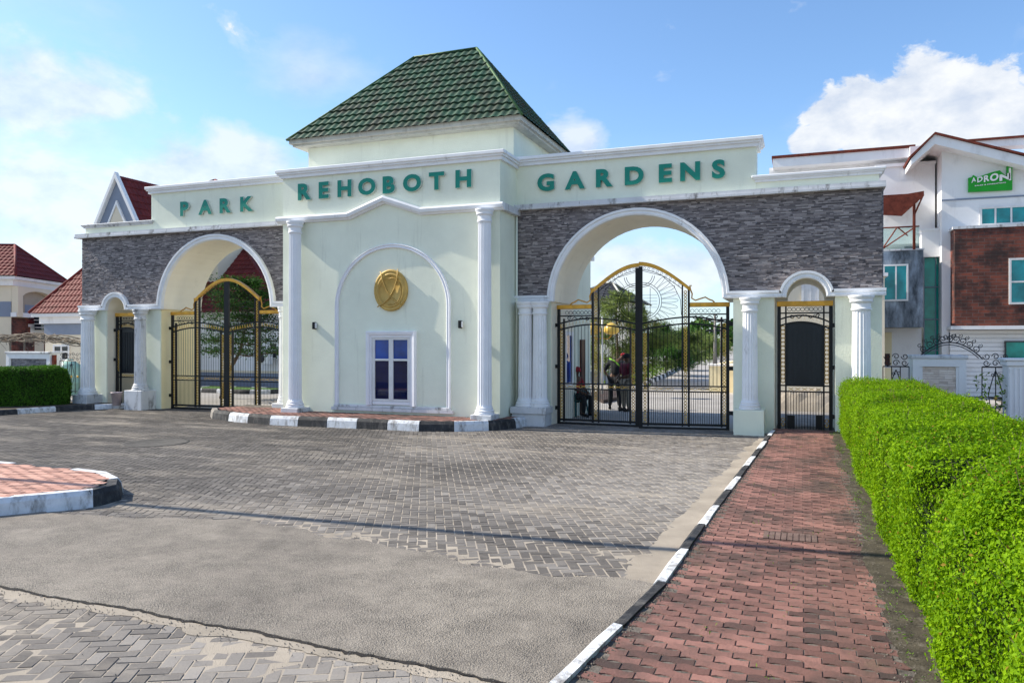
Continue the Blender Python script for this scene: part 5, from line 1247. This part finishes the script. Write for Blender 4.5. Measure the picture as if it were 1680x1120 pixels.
def casuarina(x, y, h, w_, label, seed, n, group, size=.09, m=casu_leaf):
    rs = random.Random(seed); t = thing('feathery_tree', label, 'tree', (x, y, 0), 0, group); b = MB()
    b.tube([(0, 0, 0), (.03, 0, h*.4), (-.03, 0, h*.8), (0, 0, h)], .035*h**.5, 6, r2=.012)
    P = []; V = []; F = []; C = []
    lim = max(16, int(h*7))
    for k in range(lim):
        z = h*(.16+.82*k/lim); rr = w_*(1-((k/lim-.25)/.80)**2*.85)*rs.uniform(.45, 1.15); a = rs.random()*6.28
        ex, ey, ez = rr*math.cos(a), rr*math.sin(a), z+rr*rs.uniform(.05, .45)
        b.tube([(0, 0, z), (ex*.5, ey*.5, (z+ez)/2+.03), (ex, ey, ez)], .014, 4, r2=.005)
        for q in range(max(6, n//lim)):
            s_ = rs.random()**.6; bx, by, bz = ex*s_+rs.gauss(0, .08*w_), ey*s_+rs.gauss(0, .08*w_), z+(ez-z)*s_+rs.gauss(0, .07*w_)
            L1 = size*rs.uniform(1.2, 3.2); dx, dy, dz = (rs.gauss(ex/rr*.5, .5), rs.gauss(ey/rr*.5, .5), rs.gauss(.15, .6)); l = math.sqrt(dx*dx+dy*dy+dz*dz); dx, dy, dz = dx/l, dy/l, dz/l
            wq = size*.16; ox, oy = -dy*wq, dx*wq; b0 = len(V); tn = min(1, max(0, rs.gauss(.5+.35*(s_-.5), .22)))
            V += [(bx-ox, by-oy, bz-wq*.5), (bx+ox, by+oy, bz+wq*.5), (bx+dx*L1, by+dy*L1, bz+dz*L1-.25*L1)]; C += [(tn, tn, tn, 1)]*3; F.append((b0, b0+1, b0+2))
    b.build('trunk', bark, t); raw('crown', V, F, m, t, colors=C); return t
for i, (px_, Y, top, w_, n, lab) in enumerate([
        (1012, 33, 478, 1.75, 5200, 'tall feathery tree behind the bowed top of the right gate, nearest of the roadside trees'),
        (1052, 38, 500, 1.6, 4500, 'feathery tree with an airy crown directly behind the meeting posts of the right gate'),
        (1092, 45, 532, 2.0, 5200, 'dense rounded green roadside tree seen through the right gate leaf'),
        (1122, 54, 540, 2.0, 4000, 'smaller roadside tree right of the dense rounded tree'),
        (1147, 68, 550, 2.4, 3000, 'distant pale roadside tree at the bend of the estate road'),
        (1163, 88, 566, 3.0, 2500, 'farthest small roadside tree at the end of the kerb line'),
        (968, 36, 500, 1.5, 3500, 'loose feathery tree standing against the white villa behind the right gate')]):
    h_ = WZ(px_, top, Y); casuarina(WX(px_, Y), Y, h_, w_, lab, 20+i, n, 'roadside trees beyond the right gate', .10+.0015*Y, casu_leaf if i not in (2,) else dark_leaf)
# roadside shrub row inside the estate
V = []
rs = np.random.RandomState(5)
pts = []
for k in range(3800):
    s = rs.rand()**1.3; Yq = 33+70*s; pxq = 1055+105*(1-(33/Yq))*1.45
    pts.append((WX(pxq, Yq)-.9+rs.normal(0, .35), Yq+rs.normal(0, .5), rs.rand()*.75))
pts = np.array(pts); tag(leaf_cloud('roadside_planting', pts, np.tile([0, -.5, .8], (len(pts), 1)), .085, weed_leaf, None, 1.2, .05, .5), kind='stuff')
kp = [(WX(1050+105*(1-(30/Yq))*1.45, Yq)-.2, Yq) for Yq in (30, 34, 38, 44, 52, 62, 78, 100)]
kerb('estate_kerb', kp, .18, .2, 1.1, 1)
# far wood along the horizon
pts = []
for k in range(9000):
    x = rs.uniform(-170, 60); y = 200+rs.uniform(-6, 6); pts.append((x, y, rs.rand()**.8*(5.5+1.8*math.sin(x*.23)+1.2*math.sin(x*.71))))
pts = np.array(pts); tag(leaf_cloud('far_wood', pts, np.tile([0, -.8, .6], (len(pts), 1)), .9, dark_leaf, None, 1.2, .2, .6), kind='stuff')

# ================================================================== THINGS BEYOND THE RIGHT GATE
# pale yellow boundary wall
x0, x1 = WX(1163, 31), WX(1163, 31)+6.5; zt = WZ(1175, 597, 31)
t = thing('boundary_wall', 'pale yellow low wall seen behind the right end of the open gate', 'wall', ((x0+x1)/2, 31, 0)); hw = (x1-x0)/2
MB().box(-hw, hw, 0, .25, 0, zt-.08).box(-hw, -hw+.25, .25, 9, 0, zt-.08).build('wall', yellowwall, t); MB().box(-hw-.05, hw, -.05, .3, zt-.08, zt, .01).build('coping', housewhite, t)
# gate house annexe seen behind the pedestrian gate
x = WX(1322, 30); t = thing('pale_building', 'cream building with a white framed window seen above and below the pedestrian gate', 'building', (x, 30, 0))
MB().box(-2.3, 2.6, 0, 6, 0, 4.3).build('wall', housecream, t); simple_window(t, -.15, .45, 3.3, 4.25, 0, plastic_white, '-Y', plastic_white, 1, None, .08, .05)
MB().box(-2.4, 2.7, -.1, 6.1, 4.3, 4.42).build('roof_slab', housewhite, t)
t = thing('rubble_heap', 'low heap of pale sand and rubble behind the bars of the right pedestrian gate', 'rubble heap', (WX(1325, 23.5), 23.5, 0)); V = []; F = []
for i in range(15):
    for j in range(9):
        a, b_ = (i-7)/7, (j-4)/4; V.append((a*1.6, b_*.7, max(0, .62*(1-a*a)*(1-b_*b_)+random.uniform(-.05, .05))+.03))
for i in range(14):
    for j in range(8): F.append((i*9+j, (i+1)*9+j, (i+1)*9+j+1, i*9+j+1))
raw('heap', V, F, sand_light, t, smooth=False)
# white villa behind the left leaf
YV = 35; x0, x1 = WX(938, YV), WX(1012, YV); zt = WZ(990, 492, YV)
t = thing('white_villa', 'white villa with grey blue walls and a dark roof edge behind the standing people', 'house', ((x0+x1)/2, YV, 0)); hw = (x1-x0)/2
MB().box(-hw, hw, 0, 6, 0, zt).build('wall', housewhite, t); MB().box(-hw, hw, -.05, 0, 0, WZ(1000, 610, YV)).build('plinth', housegrey, t)
MB().box(WX(1003, YV)-t.location.x, hw-.05, -.06, 0, WZ(1000, 606, YV), WZ(1000, 570, YV)).build('garage_door', mat('door_tan', (.33, .26, .22), .7, .1, 2, .1), t)
roof(t, [(-hw-.4, -.5, zt), (hw+.4, -.5, zt), (hw+.4, 6.5, zt), (-hw-.4, 6.5, zt)], [(-.2, 3, zt+1.0), (.2, 3, zt+1.0)], mat('dark_roof', (.06, .06, .065), .7, .3, 3, .2), roof_trim, pitch=.25, course=.36)
# street lamp with golden shades
x = WX(988, 27); t = thing('street_lamp', 'street lamp with two golden fan shaped shades behind the left leaf of the gate', 'street lamp', (x, 27, 0)); zt = WZ(985, 520, 27)
MB().tube([(0, 0, 0), (0, 0, zt)], .045, 8, r2=.03).build('pole', plastic_white, t)
for sx_ in (-1, 1):
    o = MB().lathe((sx_*.34, 0, zt-.62), [(.05, -.02), (.20, .02), (.28, .10), (.26, .26), (.14, .38), (.03, .42)], 14).build('lamp_shade', mat('amber_shade', (.75, .50, .10), .35, .1, 3, 0), t)
    MB().tube([(0, 0, zt-.75), (sx_*.2, 0, zt-.80), (sx_*.34, 0, zt-.66)], .02, 6).build('bracket', gold, t)
for i, (px_, Y, top) in enumerate(((1173, 60, 515), (1183, 75, 520), (1140, 95, 546))):
    x = WX(px_, Y); z = WZ(px_, top, Y); t = thing('utility_pole', ('utility pole with two crossarms nearest the right gate pillar', 'utility pole with two crossarms second along the road', 'thin distant utility pole above the roadside trees')[i], 'pole', (x, Y, 0), 0, 'utility poles along the estate road')
    MB().tube([(0, 0, 0), (0, 0, z)], .13, 8, r2=.08).build('pole', concrete_kerb, t); MB().box(-.9, .9, -.06, .06, z-.5, z-.38).box(-.7, .7, -.06, .06, z-1.3, z-1.18).build('crossarm', dark_iron, t)
# inner kerbed island behind the people
pl = [WG(962, 650), WG(1010, 640), WG(1022, 655), WG(990, 662)]
mb = MB(); mb.slab([(p[0], p[1]) for p in pl], 0, .12); tag(mb.build('inner_island', redpaver), kind='structure')

# people
def skinmesh(name, verts, edges, radii, m, parent, sub=1, root=0):
    me = bpy.data.meshes.new(name); me.from_pydata([Vector(v) for v in verts], edges, []); o = bpy.data.objects.new('tmp', me); col.objects.link(o)
    mo = o.modifiers.new('s', 'SKIN'); mo.use_smooth_shade = True
    for i, r in enumerate(radii):
        sv = me.skin_vertices[0].data[i]; sv.radius = r if isinstance(r, tuple) else (r, r); sv.use_root = (i == root)
    s2 = o.modifiers.new('d', 'SUBSURF'); s2.levels = sub; s2.render_levels = sub
    dg = bpy.context.evaluated_depsgraph_get(); dg.update(); nm = bpy.data.meshes.new_from_object(o.evaluated_get(dg)); bpy.data.objects.remove(o); nm.name = name
    nm.materials.clear(); nm.materials.append(m)
    for p in nm.polygons: p.use_smooth = True
    r_ = bpy.data.objects.new(name, nm); col.objects.link(r_); r_.parent = parent; return r_
def person(loc, rz, label, J, top_m, leg_m, cap=None, extra=None):
    """J: dict of joints (local, metres)"""
    t = thing('person', label, 'person', loc, rz, None)
    K = ['pelvis', 'waist', 'chest', 'neck', 'head0', 'head1', 'shL', 'elL', 'wrL', 'shR', 'elR', 'wrR', 'hipL', 'knL', 'anL', 'toL', 'hipR', 'knR', 'anR', 'toR']; ix = {k: i for i, k in enumerate(K)}
    rad = dict(pelvis=(.14, .11), waist=(.12, .095), chest=(.155, .11), neck=.055, head0=(.075, .085), head1=(.08, .09), shL=.065, elL=.042, wrL=.028, shR=.065, elR=.042, wrR=.028, hipL=.085, knL=.058, anL=.038, toL=.035, hipR=.085, knR=.058, anR=.038, toR=.035)
    E_ = [('pelvis', 'waist'), ('waist', 'chest'), ('chest', 'neck'), ('neck', 'head0'), ('head0', 'head1'), ('chest', 'shL'), ('shL', 'elL'), ('elL', 'wrL'), ('chest', 'shR'), ('shR', 'elR'), ('elR', 'wrR'), ('pelvis', 'hipL'), ('hipL', 'knL'), ('knL', 'anL'), ('anL', 'toL'), ('pelvis', 'hipR'), ('hipR', 'knR'), ('knR', 'anR'), ('anR', 'toR')]
    V = [Vector(J[k]) for k in K]; Ed = [(ix[a], ix[b]) for a, b in E_]; Rd = [rad[k] for k in K]
    for s in 'LR':                      # palm, four fingers and a thumb
        w_ = Vector(J['wr'+s]); d = (w_-Vector(J['el'+s])).normalized(); sd = d.orthogonal().normalized(); iw = ix['wr'+s]
        V.append(w_+d*.055); Rd.append((.030, .018)); ip = len(V)-1; Ed.append((iw, ip))
        for q in range(4):
            o_ = (q-1.5)*.019; ln_ = (.072, .082, .078, .06)[q]; V.append(w_+d*.10+sd*o_); Rd.append(.0095); a = len(V)-1; Ed.append((ip, a)); V.append(w_+d*(.10+ln_*.5)+sd*o_*1.05+Vector((0, 0, -.012))); Rd.append(.0085); b = len(V)-1; Ed.append((a, b)); V.append(w_+d*(.10+ln_*.8)+sd*o_*1.05+Vector((0, 0, -.035))); Rd.append(.007); Ed.append((b, len(V)-1))
        V.append(w_+d*.045+sd*.045); Rd.append(.010); a = len(V)-1; Ed.append((ip, a)); V.append(w_+d*.085+sd*.062); Rd.append(.008); Ed.append((a, len(V)-1))
    # nose and ears
    h0, h1 = Vector(J['head0']), Vector(J['head1']); f = Vector(J.get('face', (0, -1, 0))).normalized(); c_ = (h0+h1)/2
    body = skinmesh('body', V, Ed, Rd, skin, t, 1)
    hd = MB(); hd.tube([c_+f*.085+Vector((0, 0, .02)), c_+f*.115-Vector((0, 0, .012))], .012, 6); sd = f.cross(Vector((0, 0, 1))).normalized()
    for s in (-1, 1): hd.tube([c_+sd*s*.082+Vector((0, 0, .02)), c_+sd*s*.095, c_+sd*s*.084-Vector((0, 0, .03))], .012, 6)
    hd.build('face_features', skin, t)
    ey = MB()
    for s in (-1, 1): ey.lathe(tuple(c_+f*.088+sd*s*.032+Vector((0, 0, .018))), [(.002, -.009), (.010, -.003), (.010, .003), (.002, .009)], 8)
    ey.build('eyes', plastic_white, t)
    def sub(names, sc, m, nm, grow):
        ii = [k for k in names]; jj = {k: i for i, k in enumerate(ii)}; ed = [(jj[a], jj[b]) for a, b in E_ if a in jj and b in jj]
        vv = [Vector(J[k]) for k in ii]; rr = []
        for k in ii:
            r = rad[k]; rr.append((r[0]+grow, r[1]+grow) if isinstance(r, tuple) else r+grow)
        skinmesh(nm, vv, ed, rr, m, t, 1)
    sub(['pelvis', 'waist', 'chest', 'shL', 'elL', 'shR', 'elR'], 1, top_m, 'shirt', .018)
    sub(['pelvis', 'hipL', 'knL', 'anL', 'hipR', 'knR', 'anR'], 1, leg_m, 'trousers', .022)
    sh = MB()
    for s in 'LR': a, b = Vector(J['an'+s]), Vector(J['to'+s]); d = (b-a); d.z = 0; d.normalize(); sh.tube([a-d*.05-Vector((0, 0, .03)), a+d*.08-Vector((0, 0, .035)), b+d*.03], .045, 8, r2=.035)
    sh.build('shoes', rubber, t)
    hr = MB(); top = h1; up = (h1-h0).normalized()
    hr.lathe((0, 0, 0), [(.099, -.02), (.104, .03), (.092, .075), (.055, .105), (.01, .112)], 16); o = hr.build('cap' if cap else 'hair', cap or blackcloth, t); o.location = c_+up*.02; o.rotation_euler = Vector((0, 0, 1)).rotation_difference(up).to_euler()
    if cap: MB().slab([(-.06, -.02), (.06, -.02), (.05, -.16), (-.05, -.16)], 0, .012).build('peak', cap, o).rotation_euler = (0, 0, math.atan2(f.x, -f.y))
    if extra: extra(t)
    return t
# bending man in black with lime strap, seen from behind
x, y = WG(1008, 672)
J = dict(pelvis=(0, 0, .93), waist=(.01, .03, 1.08), chest=(.04, .14, 1.32), neck=(.12, .24, 1.45), head0=(.16, .29, 1.49), head1=(.20, .36, 1.56), shL=(-.20, .12, 1.36), elL=(-.33, .14, 1.12), wrL=(-.28, .30, .98), shR=(.24, .16, 1.36), elR=(.34, .28, 1.15), wrR=(.22, .44, 1.08), hipL=(-.10, 0, .88), knL=(-.12, .02, .48), anL=(-.13, -.02, .08), toL=(-.15, .14, .03), hipR=(.10, 0, .88), knR=(.13, .03, .48), anR=(.16, -.01, .08), toR=(.17, .15, .03), face=(.4, .9, -.3))
def strap(t):
    b = MB(); b.tube([(-.16, .02, 1.49), (.0, .02, 1.42), (.14, -.0, 1.30), (.20, .02, 1.16)], .022, 6); b.build('strap', hivis, t)
person((x, y, .01), 0, 'man in black clothes, red cap and lime strap, standing with his back turned', J, blackcloth, blackcloth, redcloth, strap)
J2 = dict(pelvis=(0, 0, .90), waist=(0, 0, 1.04), chest=(0, .03, 1.27), neck=(0, .04, 1.42), head0=(0, .03, 1.47), head1=(0, .02, 1.57), shL=(-.19, .02, 1.32), elL=(-.24, -.02, 1.06), wrL=(-.14, -.18, .98), shR=(.19, .02, 1.32), elR=(.25, .0, 1.06), wrR=(.16, -.17, 1.0), hipL=(-.09, 0, .85), knL=(-.10, -.02, .46), anL=(-.11, .02, .08), toL=(-.13, -.13, .03), hipR=(.09, 0, .85), knR=(.10, -.02, .46), anR=(.11, .02, .08), toR=(.13, -.13, .03), face=(-.5, -.8, 0))
x, y = WG(1027, 675); person((x, y, .01), R(-40), 'person in a maroon top and khaki trousers standing close beside the man in black', J2, maroon, khaki)
x, y = WG(948, 686); x += .15
J3 = dict(pelvis=(0, .02, .52), waist=(0, .03, .66), chest=(0, 0, .92), neck=(0, -.02, 1.09), head0=(0, -.04, 1.14), head1=(0, -.05, 1.24), shL=(-.18, 0, .97), elL=(-.22, -.12, .74), wrL=(-.12, -.32, .66), shR=(.18, 0, .97), elR=(.22, -.12, .74), wrR=(.12, -.32, .66), hipL=(-.09, -.02, .50), knL=(-.13, -.44, .52), anL=(-.13, -.42, .09), toL=(-.14, -.57, .03), hipR=(.09, -.02, .50), knR=(.13, -.44, .52), anR=(.13, -.42, .09), toR=(.14, -.57, .03), face=(0, -1, 0))
sx0, sy0 = WX(944, 19.9), 19.9
person((sx0, sy0, .01), R(62), 'guard in red cap and red shirt seated on the green plastic chair', J3, redcloth, blackcloth, redcloth)
t = thing('plastic_chair', 'dark green plastic chair behind the bars of the right gate under the guard', 'chair', (sx0, sy0, .01), R(62))
MB().box(-.23, .23, -.24, .22, .405, .435, .01).build('seat', plastic_teal, t)
bk = MB(); bk.box(-.22, .22, .22, .245, .80, .88, .008)
for k in range(5): bk.box(-.21+k*.095, -.17+k*.095, .22, .24, .44, .80)
bk.build('backrest', plastic_teal, t)
for sx_, sy_ in ((-1, -1), (1, -1), (-1, 1), (1, 1)): MB().tube([(sx_*.20, sy_*.20, .41), (sx_*.25, sy_*.26, 0)], .022, 6).build('leg', plastic_teal, t)
for sx_ in (-1, 1): MB().tube([(sx_*.24, .23, .66), (sx_*.26, 0, .66), (sx_*.25, -.2, .62), (sx_*.22, -.22, .43)], .018, 6).build('armrest', plastic_teal, t)

# ================================================================== VILLA ON THE RIGHT
V0 = thing('office_villa', 'white three storey villa with brick box, turquoise windows and brown edged roof on the right', 'building', (0, 32, 0))
def vb(px0, px1, py0, py1, Y, d, m, name, bev=0, mb_=None):
    """block whose front covers the given image span at depth Y, d metres deep"""
    x0, x1 = WX(px0, Y), WX(px1, Y); pm = (px0+px1)/2; z1, z0 = WZ(pm, py0, Y), WZ(pm, py1, Y); b = mb_ or MB(); b.box(x0, x1, Y-32, Y+d-32, z0, z1, bev)
    if mb_: return b
    return b.build(name, m, V0)
YM = 32.0
x0m, x1m = WX(1545, YM), WX(1545, YM)+11; zg = WZ(1545, 240, YM); zr_ = WZ(1700, 276, YM)
# main block with a raking top
xr_ = WX(1700, YM)
MB().prism([(x0m, 0), (x1m, 0), (x1m, zr_-.6), (xr_, zr_), (x0m, zg)], 0, 8).build('wall', housewhite, V0)
MB().box(x0m-.01, x1m, -.03, 0, WZ(1600, 327, YM), WZ(1600, 324.5, YM)).build('groove', housegrey, V0)
# roof: two slopes meeting at the peak px1530,py222
xp = WX(1533, YM-.6); zp_ = WZ(1533, 222, YM-.6); xl_ = WX(1494, YM-.6); zl_ = WZ(1494, 262, YM-.6); xe = WX(1720, YM-.6); ze = WZ(1720, 268, YM-.6)
fa = [(xl_, zl_), (xp, zp_), (xe, ze), (xe, ze-.32), (xp, zp_-.34), (xl_, zl_-.22)]
MB().prism(fa, -.7, 8.2).build('roof', housewhite, V0)
MB().prism([(xl_-.05, zl_+.0), (xp, zp_+.0), (xe+.1, ze+.0), (xe+.1, ze+.07), (xp, zp_+.08), (xl_-.08, zl_+.07)], -.78, 8.3).build('roof_edge', rust, V0)
# second roof behind
xq0, xq1 = WX(1575, YM+5), WX(1800, YM+5)
MB().prism([(xq0, WZ(1575, 238, YM+5)), (xq1, WZ(1800, 222, YM+5)), (xq1, WZ(1800, 236, YM+5)), (xq0, WZ(1575, 248, YM+5))], 4.5, 5.2).build('rear_fascia', housewhite, V0)
MB().prism([(xq0, WZ(1575, 235, YM+5)), (xq1, WZ(1800, 218, YM+5)), (xq1, WZ(1800, 222, YM+5)), (xq0, WZ(1575, 238, YM+5))], 4.4, 5.3).build('rear_roof_edge', rust, V0)
# left, set-back wing
YL = 34.0
vb(1262, 1548, 265, 700, YL, 5, housewhite, 'rear_wall')
vb(1268, 1500, 251, 266, YL-.6, 5, housewhite, 'rear_fascia'); vb(1266, 1502, 246.5, 251, YL-.65, 5, rust, 'rear_roof_edge')
vb(1440, 1534, 272, 400, 33.0, 1.0, housewhite, 'parapet_block'); vb(1436, 1536, 267, 272, 32.93, 1.1, housewhite, 'parapet_cap')
vb(1493, 1512, 240, 262, 33.2, 1, housewhite, 'roof_step')
simple_window(V0, WX(1607, YM), WX(1712, YM), WZ(1650, 369, YM), WZ(1650, 338, YM), 0, teal_glass, '-Y', plastic_white, 3, None, .07, .05)
# brick box
YBx = 31.2
vb(1566, 1760, 371, 534, YBx, .85, redbrick, 'brick_box'); vb(1563, 1765, 367, 371.5, YBx-.03, .9, trim_worn, 'brick_coping'); vb(1560, 1765, 534, 540, YBx-.1, 1, housewhite, 'string_course')
simple_window(V0, WX(1655, YBx), WX(1720, YBx), WZ(1680, 499, YBx), WZ(1680, 423, YBx), YBx-32, teal_glass, '-Y', plastic_white, 1, WZ(1680, 462, YBx), .07, .05)
# ground floor boarding
b = MB()
z0_, z1_ = WZ(1600, 650, 31.6), WZ(1600, 541, 31.6); n = 16
for k in range(n): zz = z0_+(z1_-z0_)*k/n; b.box(WX(1559, 31.6), WX(1700, 31.6), -.4+(.0 if k % 2 else .025), .02, zz, zz+(z1_-z0_)/n-.012)
b.build('boarding', housewhite, V0)
simple_window(V0, WX(1648, 31.55), WX(1700, 31.55), WZ(1670, 592, 31.55), WZ(1670, 559, 31.55), -.43, green_glass, '-Y', darkglass, 0, None, .05, .04)
vb(1654, 1663, 590, 640, 31.3, .2, darkglass, 'side_light')
# white band and green curtain wall
vb(1512, 1560, 378, 421, 32.4, .5, housewhite, 'white_band'); vb(1510, 1562, 374, 378, 32.35, .6, housewhite, 'band_coping')
vb(1516, 1553, 421, 640, 32.7, .15, green_glass, 'curtain_wall'); m_ = MB()
for p in (1515.5, 1534.5, 1550): vb(p, p+1.2, 421, 640, 32.66, .05, None, '', 0, m_)
for p in (470, 523, 574, 600): vb(1515, 1553, p, p+1.4, 32.64, .03, None, '', 0, m_)
m_.build('mullions', housegrey, V0); vb(1553, 1559, 421, 640, 32.5, .4, housewhite, 'pier')
# stained box with window, balcony above
YS = 31.6
vb(1430, 1515, 411, 537, YS, 1.2, stained, 'stained_box'); vb(1428, 1517, 408.5, 411, YS-.04, 1.25, trim_worn, 'box_coping')
simple_window(V0, WX(1430, YS), WX(1490, YS), WZ(1460, 494, YS), WZ(1460, 434, YS), YS-32, teal_glass, '-Y', plastic_white, 2, None, .06, .05)
vb(1447, 1512, 539, 640, 32.8, .3, housewhite, 'ground_wall'); vb(1451, 1463, 545, 640, 32.75, .1, yellowwall, 'doorway'); vb(1452, 1460, 580, 640, 32.7, .05, brownm, 'door')
vb(1484, 1526, 362, 409, 33.93, .1, brownm, 'balcony_door'); vb(1486, 1502, 366, 409, 33.88, .06, darkglass, 'door_pane')
gl = bpy.data.materials.new('balcony_glass'); gl.use_nodes = True; pb = gl.node_tree.nodes['Principled BSDF']; pb.inputs['Base Color'].default_value = (.7, .85, .82, 1); pb.inputs['Transmission Weight'].default_value = .85; pb.inputs['Roughness'].default_value = .05; pb.inputs['IOR'].default_value = 1.1
vb(1432, 1508, 372, 409, YS+.05, .03, gl, 'glass_railing')
m_ = MB(); xs0, xs1 = WX(1447, YS), WX(1503, YS); zb0, zb1 = WZ(1475, 408, YS), WZ(1475, 373, YS)
m_.tube([(xs0-.6, -.45, zb1), (xs1+.1, -.45, zb1)], .03, 6); m_.tube([(xs0, -.5, zb0), (xs0+.5, -.5, zb1)], .025, 5); m_.tube([(xs0, -.5, zb0), (xs1, -.5, zb1)], .025, 5); m_.tube([(xs0+.5, -.5, zb1), (xs0+.85, -.5, zb0+.45)], .025, 5)
m_.build('railing_frame', rust, V0)
# awning with post
t = thing('awning', 'rusty red awning on a steel post over the balcony of the white villa', 'awning', (WX(1475, 31.6), 31.6, 0)); ax = t.location.x
xa0, xa1 = WX(1436, 31.2)-ax, WX(1516, 31.2)-ax; zt_, zb_ = WZ(1480, 320, 31.2), WZ(1480, 345, 31.2)
MB().prism([(xa0, zt_-.1), (xa1, zt_+.1), (xa1, zt_-.08), (xa0+(xa1-xa0)*.55, zb_-.2), (xa0, zb_-.1)], -.4, -.32).box(xa0, xa1, -.3, 1.6, zt_-.02, zt_+.05).build('canopy', rust, t)
b = MB(); px_ = WX(1500, 31.3)-ax; b.tube([(px_, -.25, WZ(1500, 409, 31.3)), (px_, -.25, zt_)], .05, 6); b.tube([(px_, -.25, zt_-.75), (xa1, -.3, zt_)], .03, 5); b.build('post', rust, t)
# company sign
YSg = YM-.12; SG = thing('company_sign', 'green house shaped sign reading ADRON SALES & MARKETING on the white villa', 'sign', (WX(1625, YSg), YSg, 0)); sxx = SG.location.x
def sp_(px_, py_): return (WX(px_, YSg)-sxx, WZ(px_, py_, YSg))
out_ = [sp_(1589, 315), sp_(1661, 311.5), sp_(1661, 272), sp_(1652, 272.5), sp_(1652, 290), sp_(1640, 279.5), sp_(1626, 283), sp_(1603, 291), sp_(1597, 287), sp_(1594, 291), sp_(1589, 292)]
MB().prism(out_, 0, .12).build('board', sign_green, SG)
def signtext(s_, px0, px1, py0, py1, m, proud, off):
    me = text_mesh(s_, 1, .01, off); co = np.zeros(len(me.vertices)*3, np.float32); me.vertices.foreach_get('co', co); co = co.reshape(-1, 3); a, b = sp_(px0, py1), sp_(px1, py0)
    new = np.stack([a[0]+(co[:, 0]-co[:, 0].min())/(np.ptp(co[:, 0]))*(b[0]-a[0]), -proud-co[:, 2], a[1]+(co[:, 1]-co[:, 1].min())/np.ptp(co[:, 1])*(b[1]-a[1])+(co[:, 0]-co[:, 0].min())/(np.ptp(co[:, 0]))*.05], 1)
    me.vertices.foreach_set('co', new.ravel()); me.materials.clear(); me.materials.append(m); me.update(); me.name = 'sign_text'; o = bpy.data.objects.new('sign_text', me); col.objects.link(o); o.parent = SG
signtext('A', 1593.5, 1601, 292.5, 300.5, sign_white, .02, .03); signtext('D', 1603, 1612, 291, 300, sign_white, .02, .03); signtext('R', 1614, 1623, 288.5, 299.5, sign_white, .02, .03); signtext('O', 1624, 1638, 285.5, 298.5, sign_white, .02, .04)
signtext('N', 1639.5, 1657, 286, 297.5, sign_white, .02, .05); MB().box(sp_(1655, 0)[0], sp_(1658.6, 0)[0], -.03, -.005, sp_(1657, 296)[1], sp_(1657, 276)[1]).build('letter_stem', sign_white, SG)
signtext('SALES & MARKETING', 1599, 1650, 301, 306, sign_white, .02, .015)

# overhead cable to the left, whose shadow crosses the road
def cable_pt(X, Yg, h): k = h/SUNV.z; return (X+SUNV.x*k, Yg+SUNV.y*k, h)
t = MB(); t.tube([cable_pt(x, 7.13+(x+7.5)*.043, 8.2) for x in np.arange(-26, 26, 1.5)], .065, 8)
tag(t.build('overhead_cable', rubber), 'thick black overhead cable crossing above the road out of view to the left', 'cable')
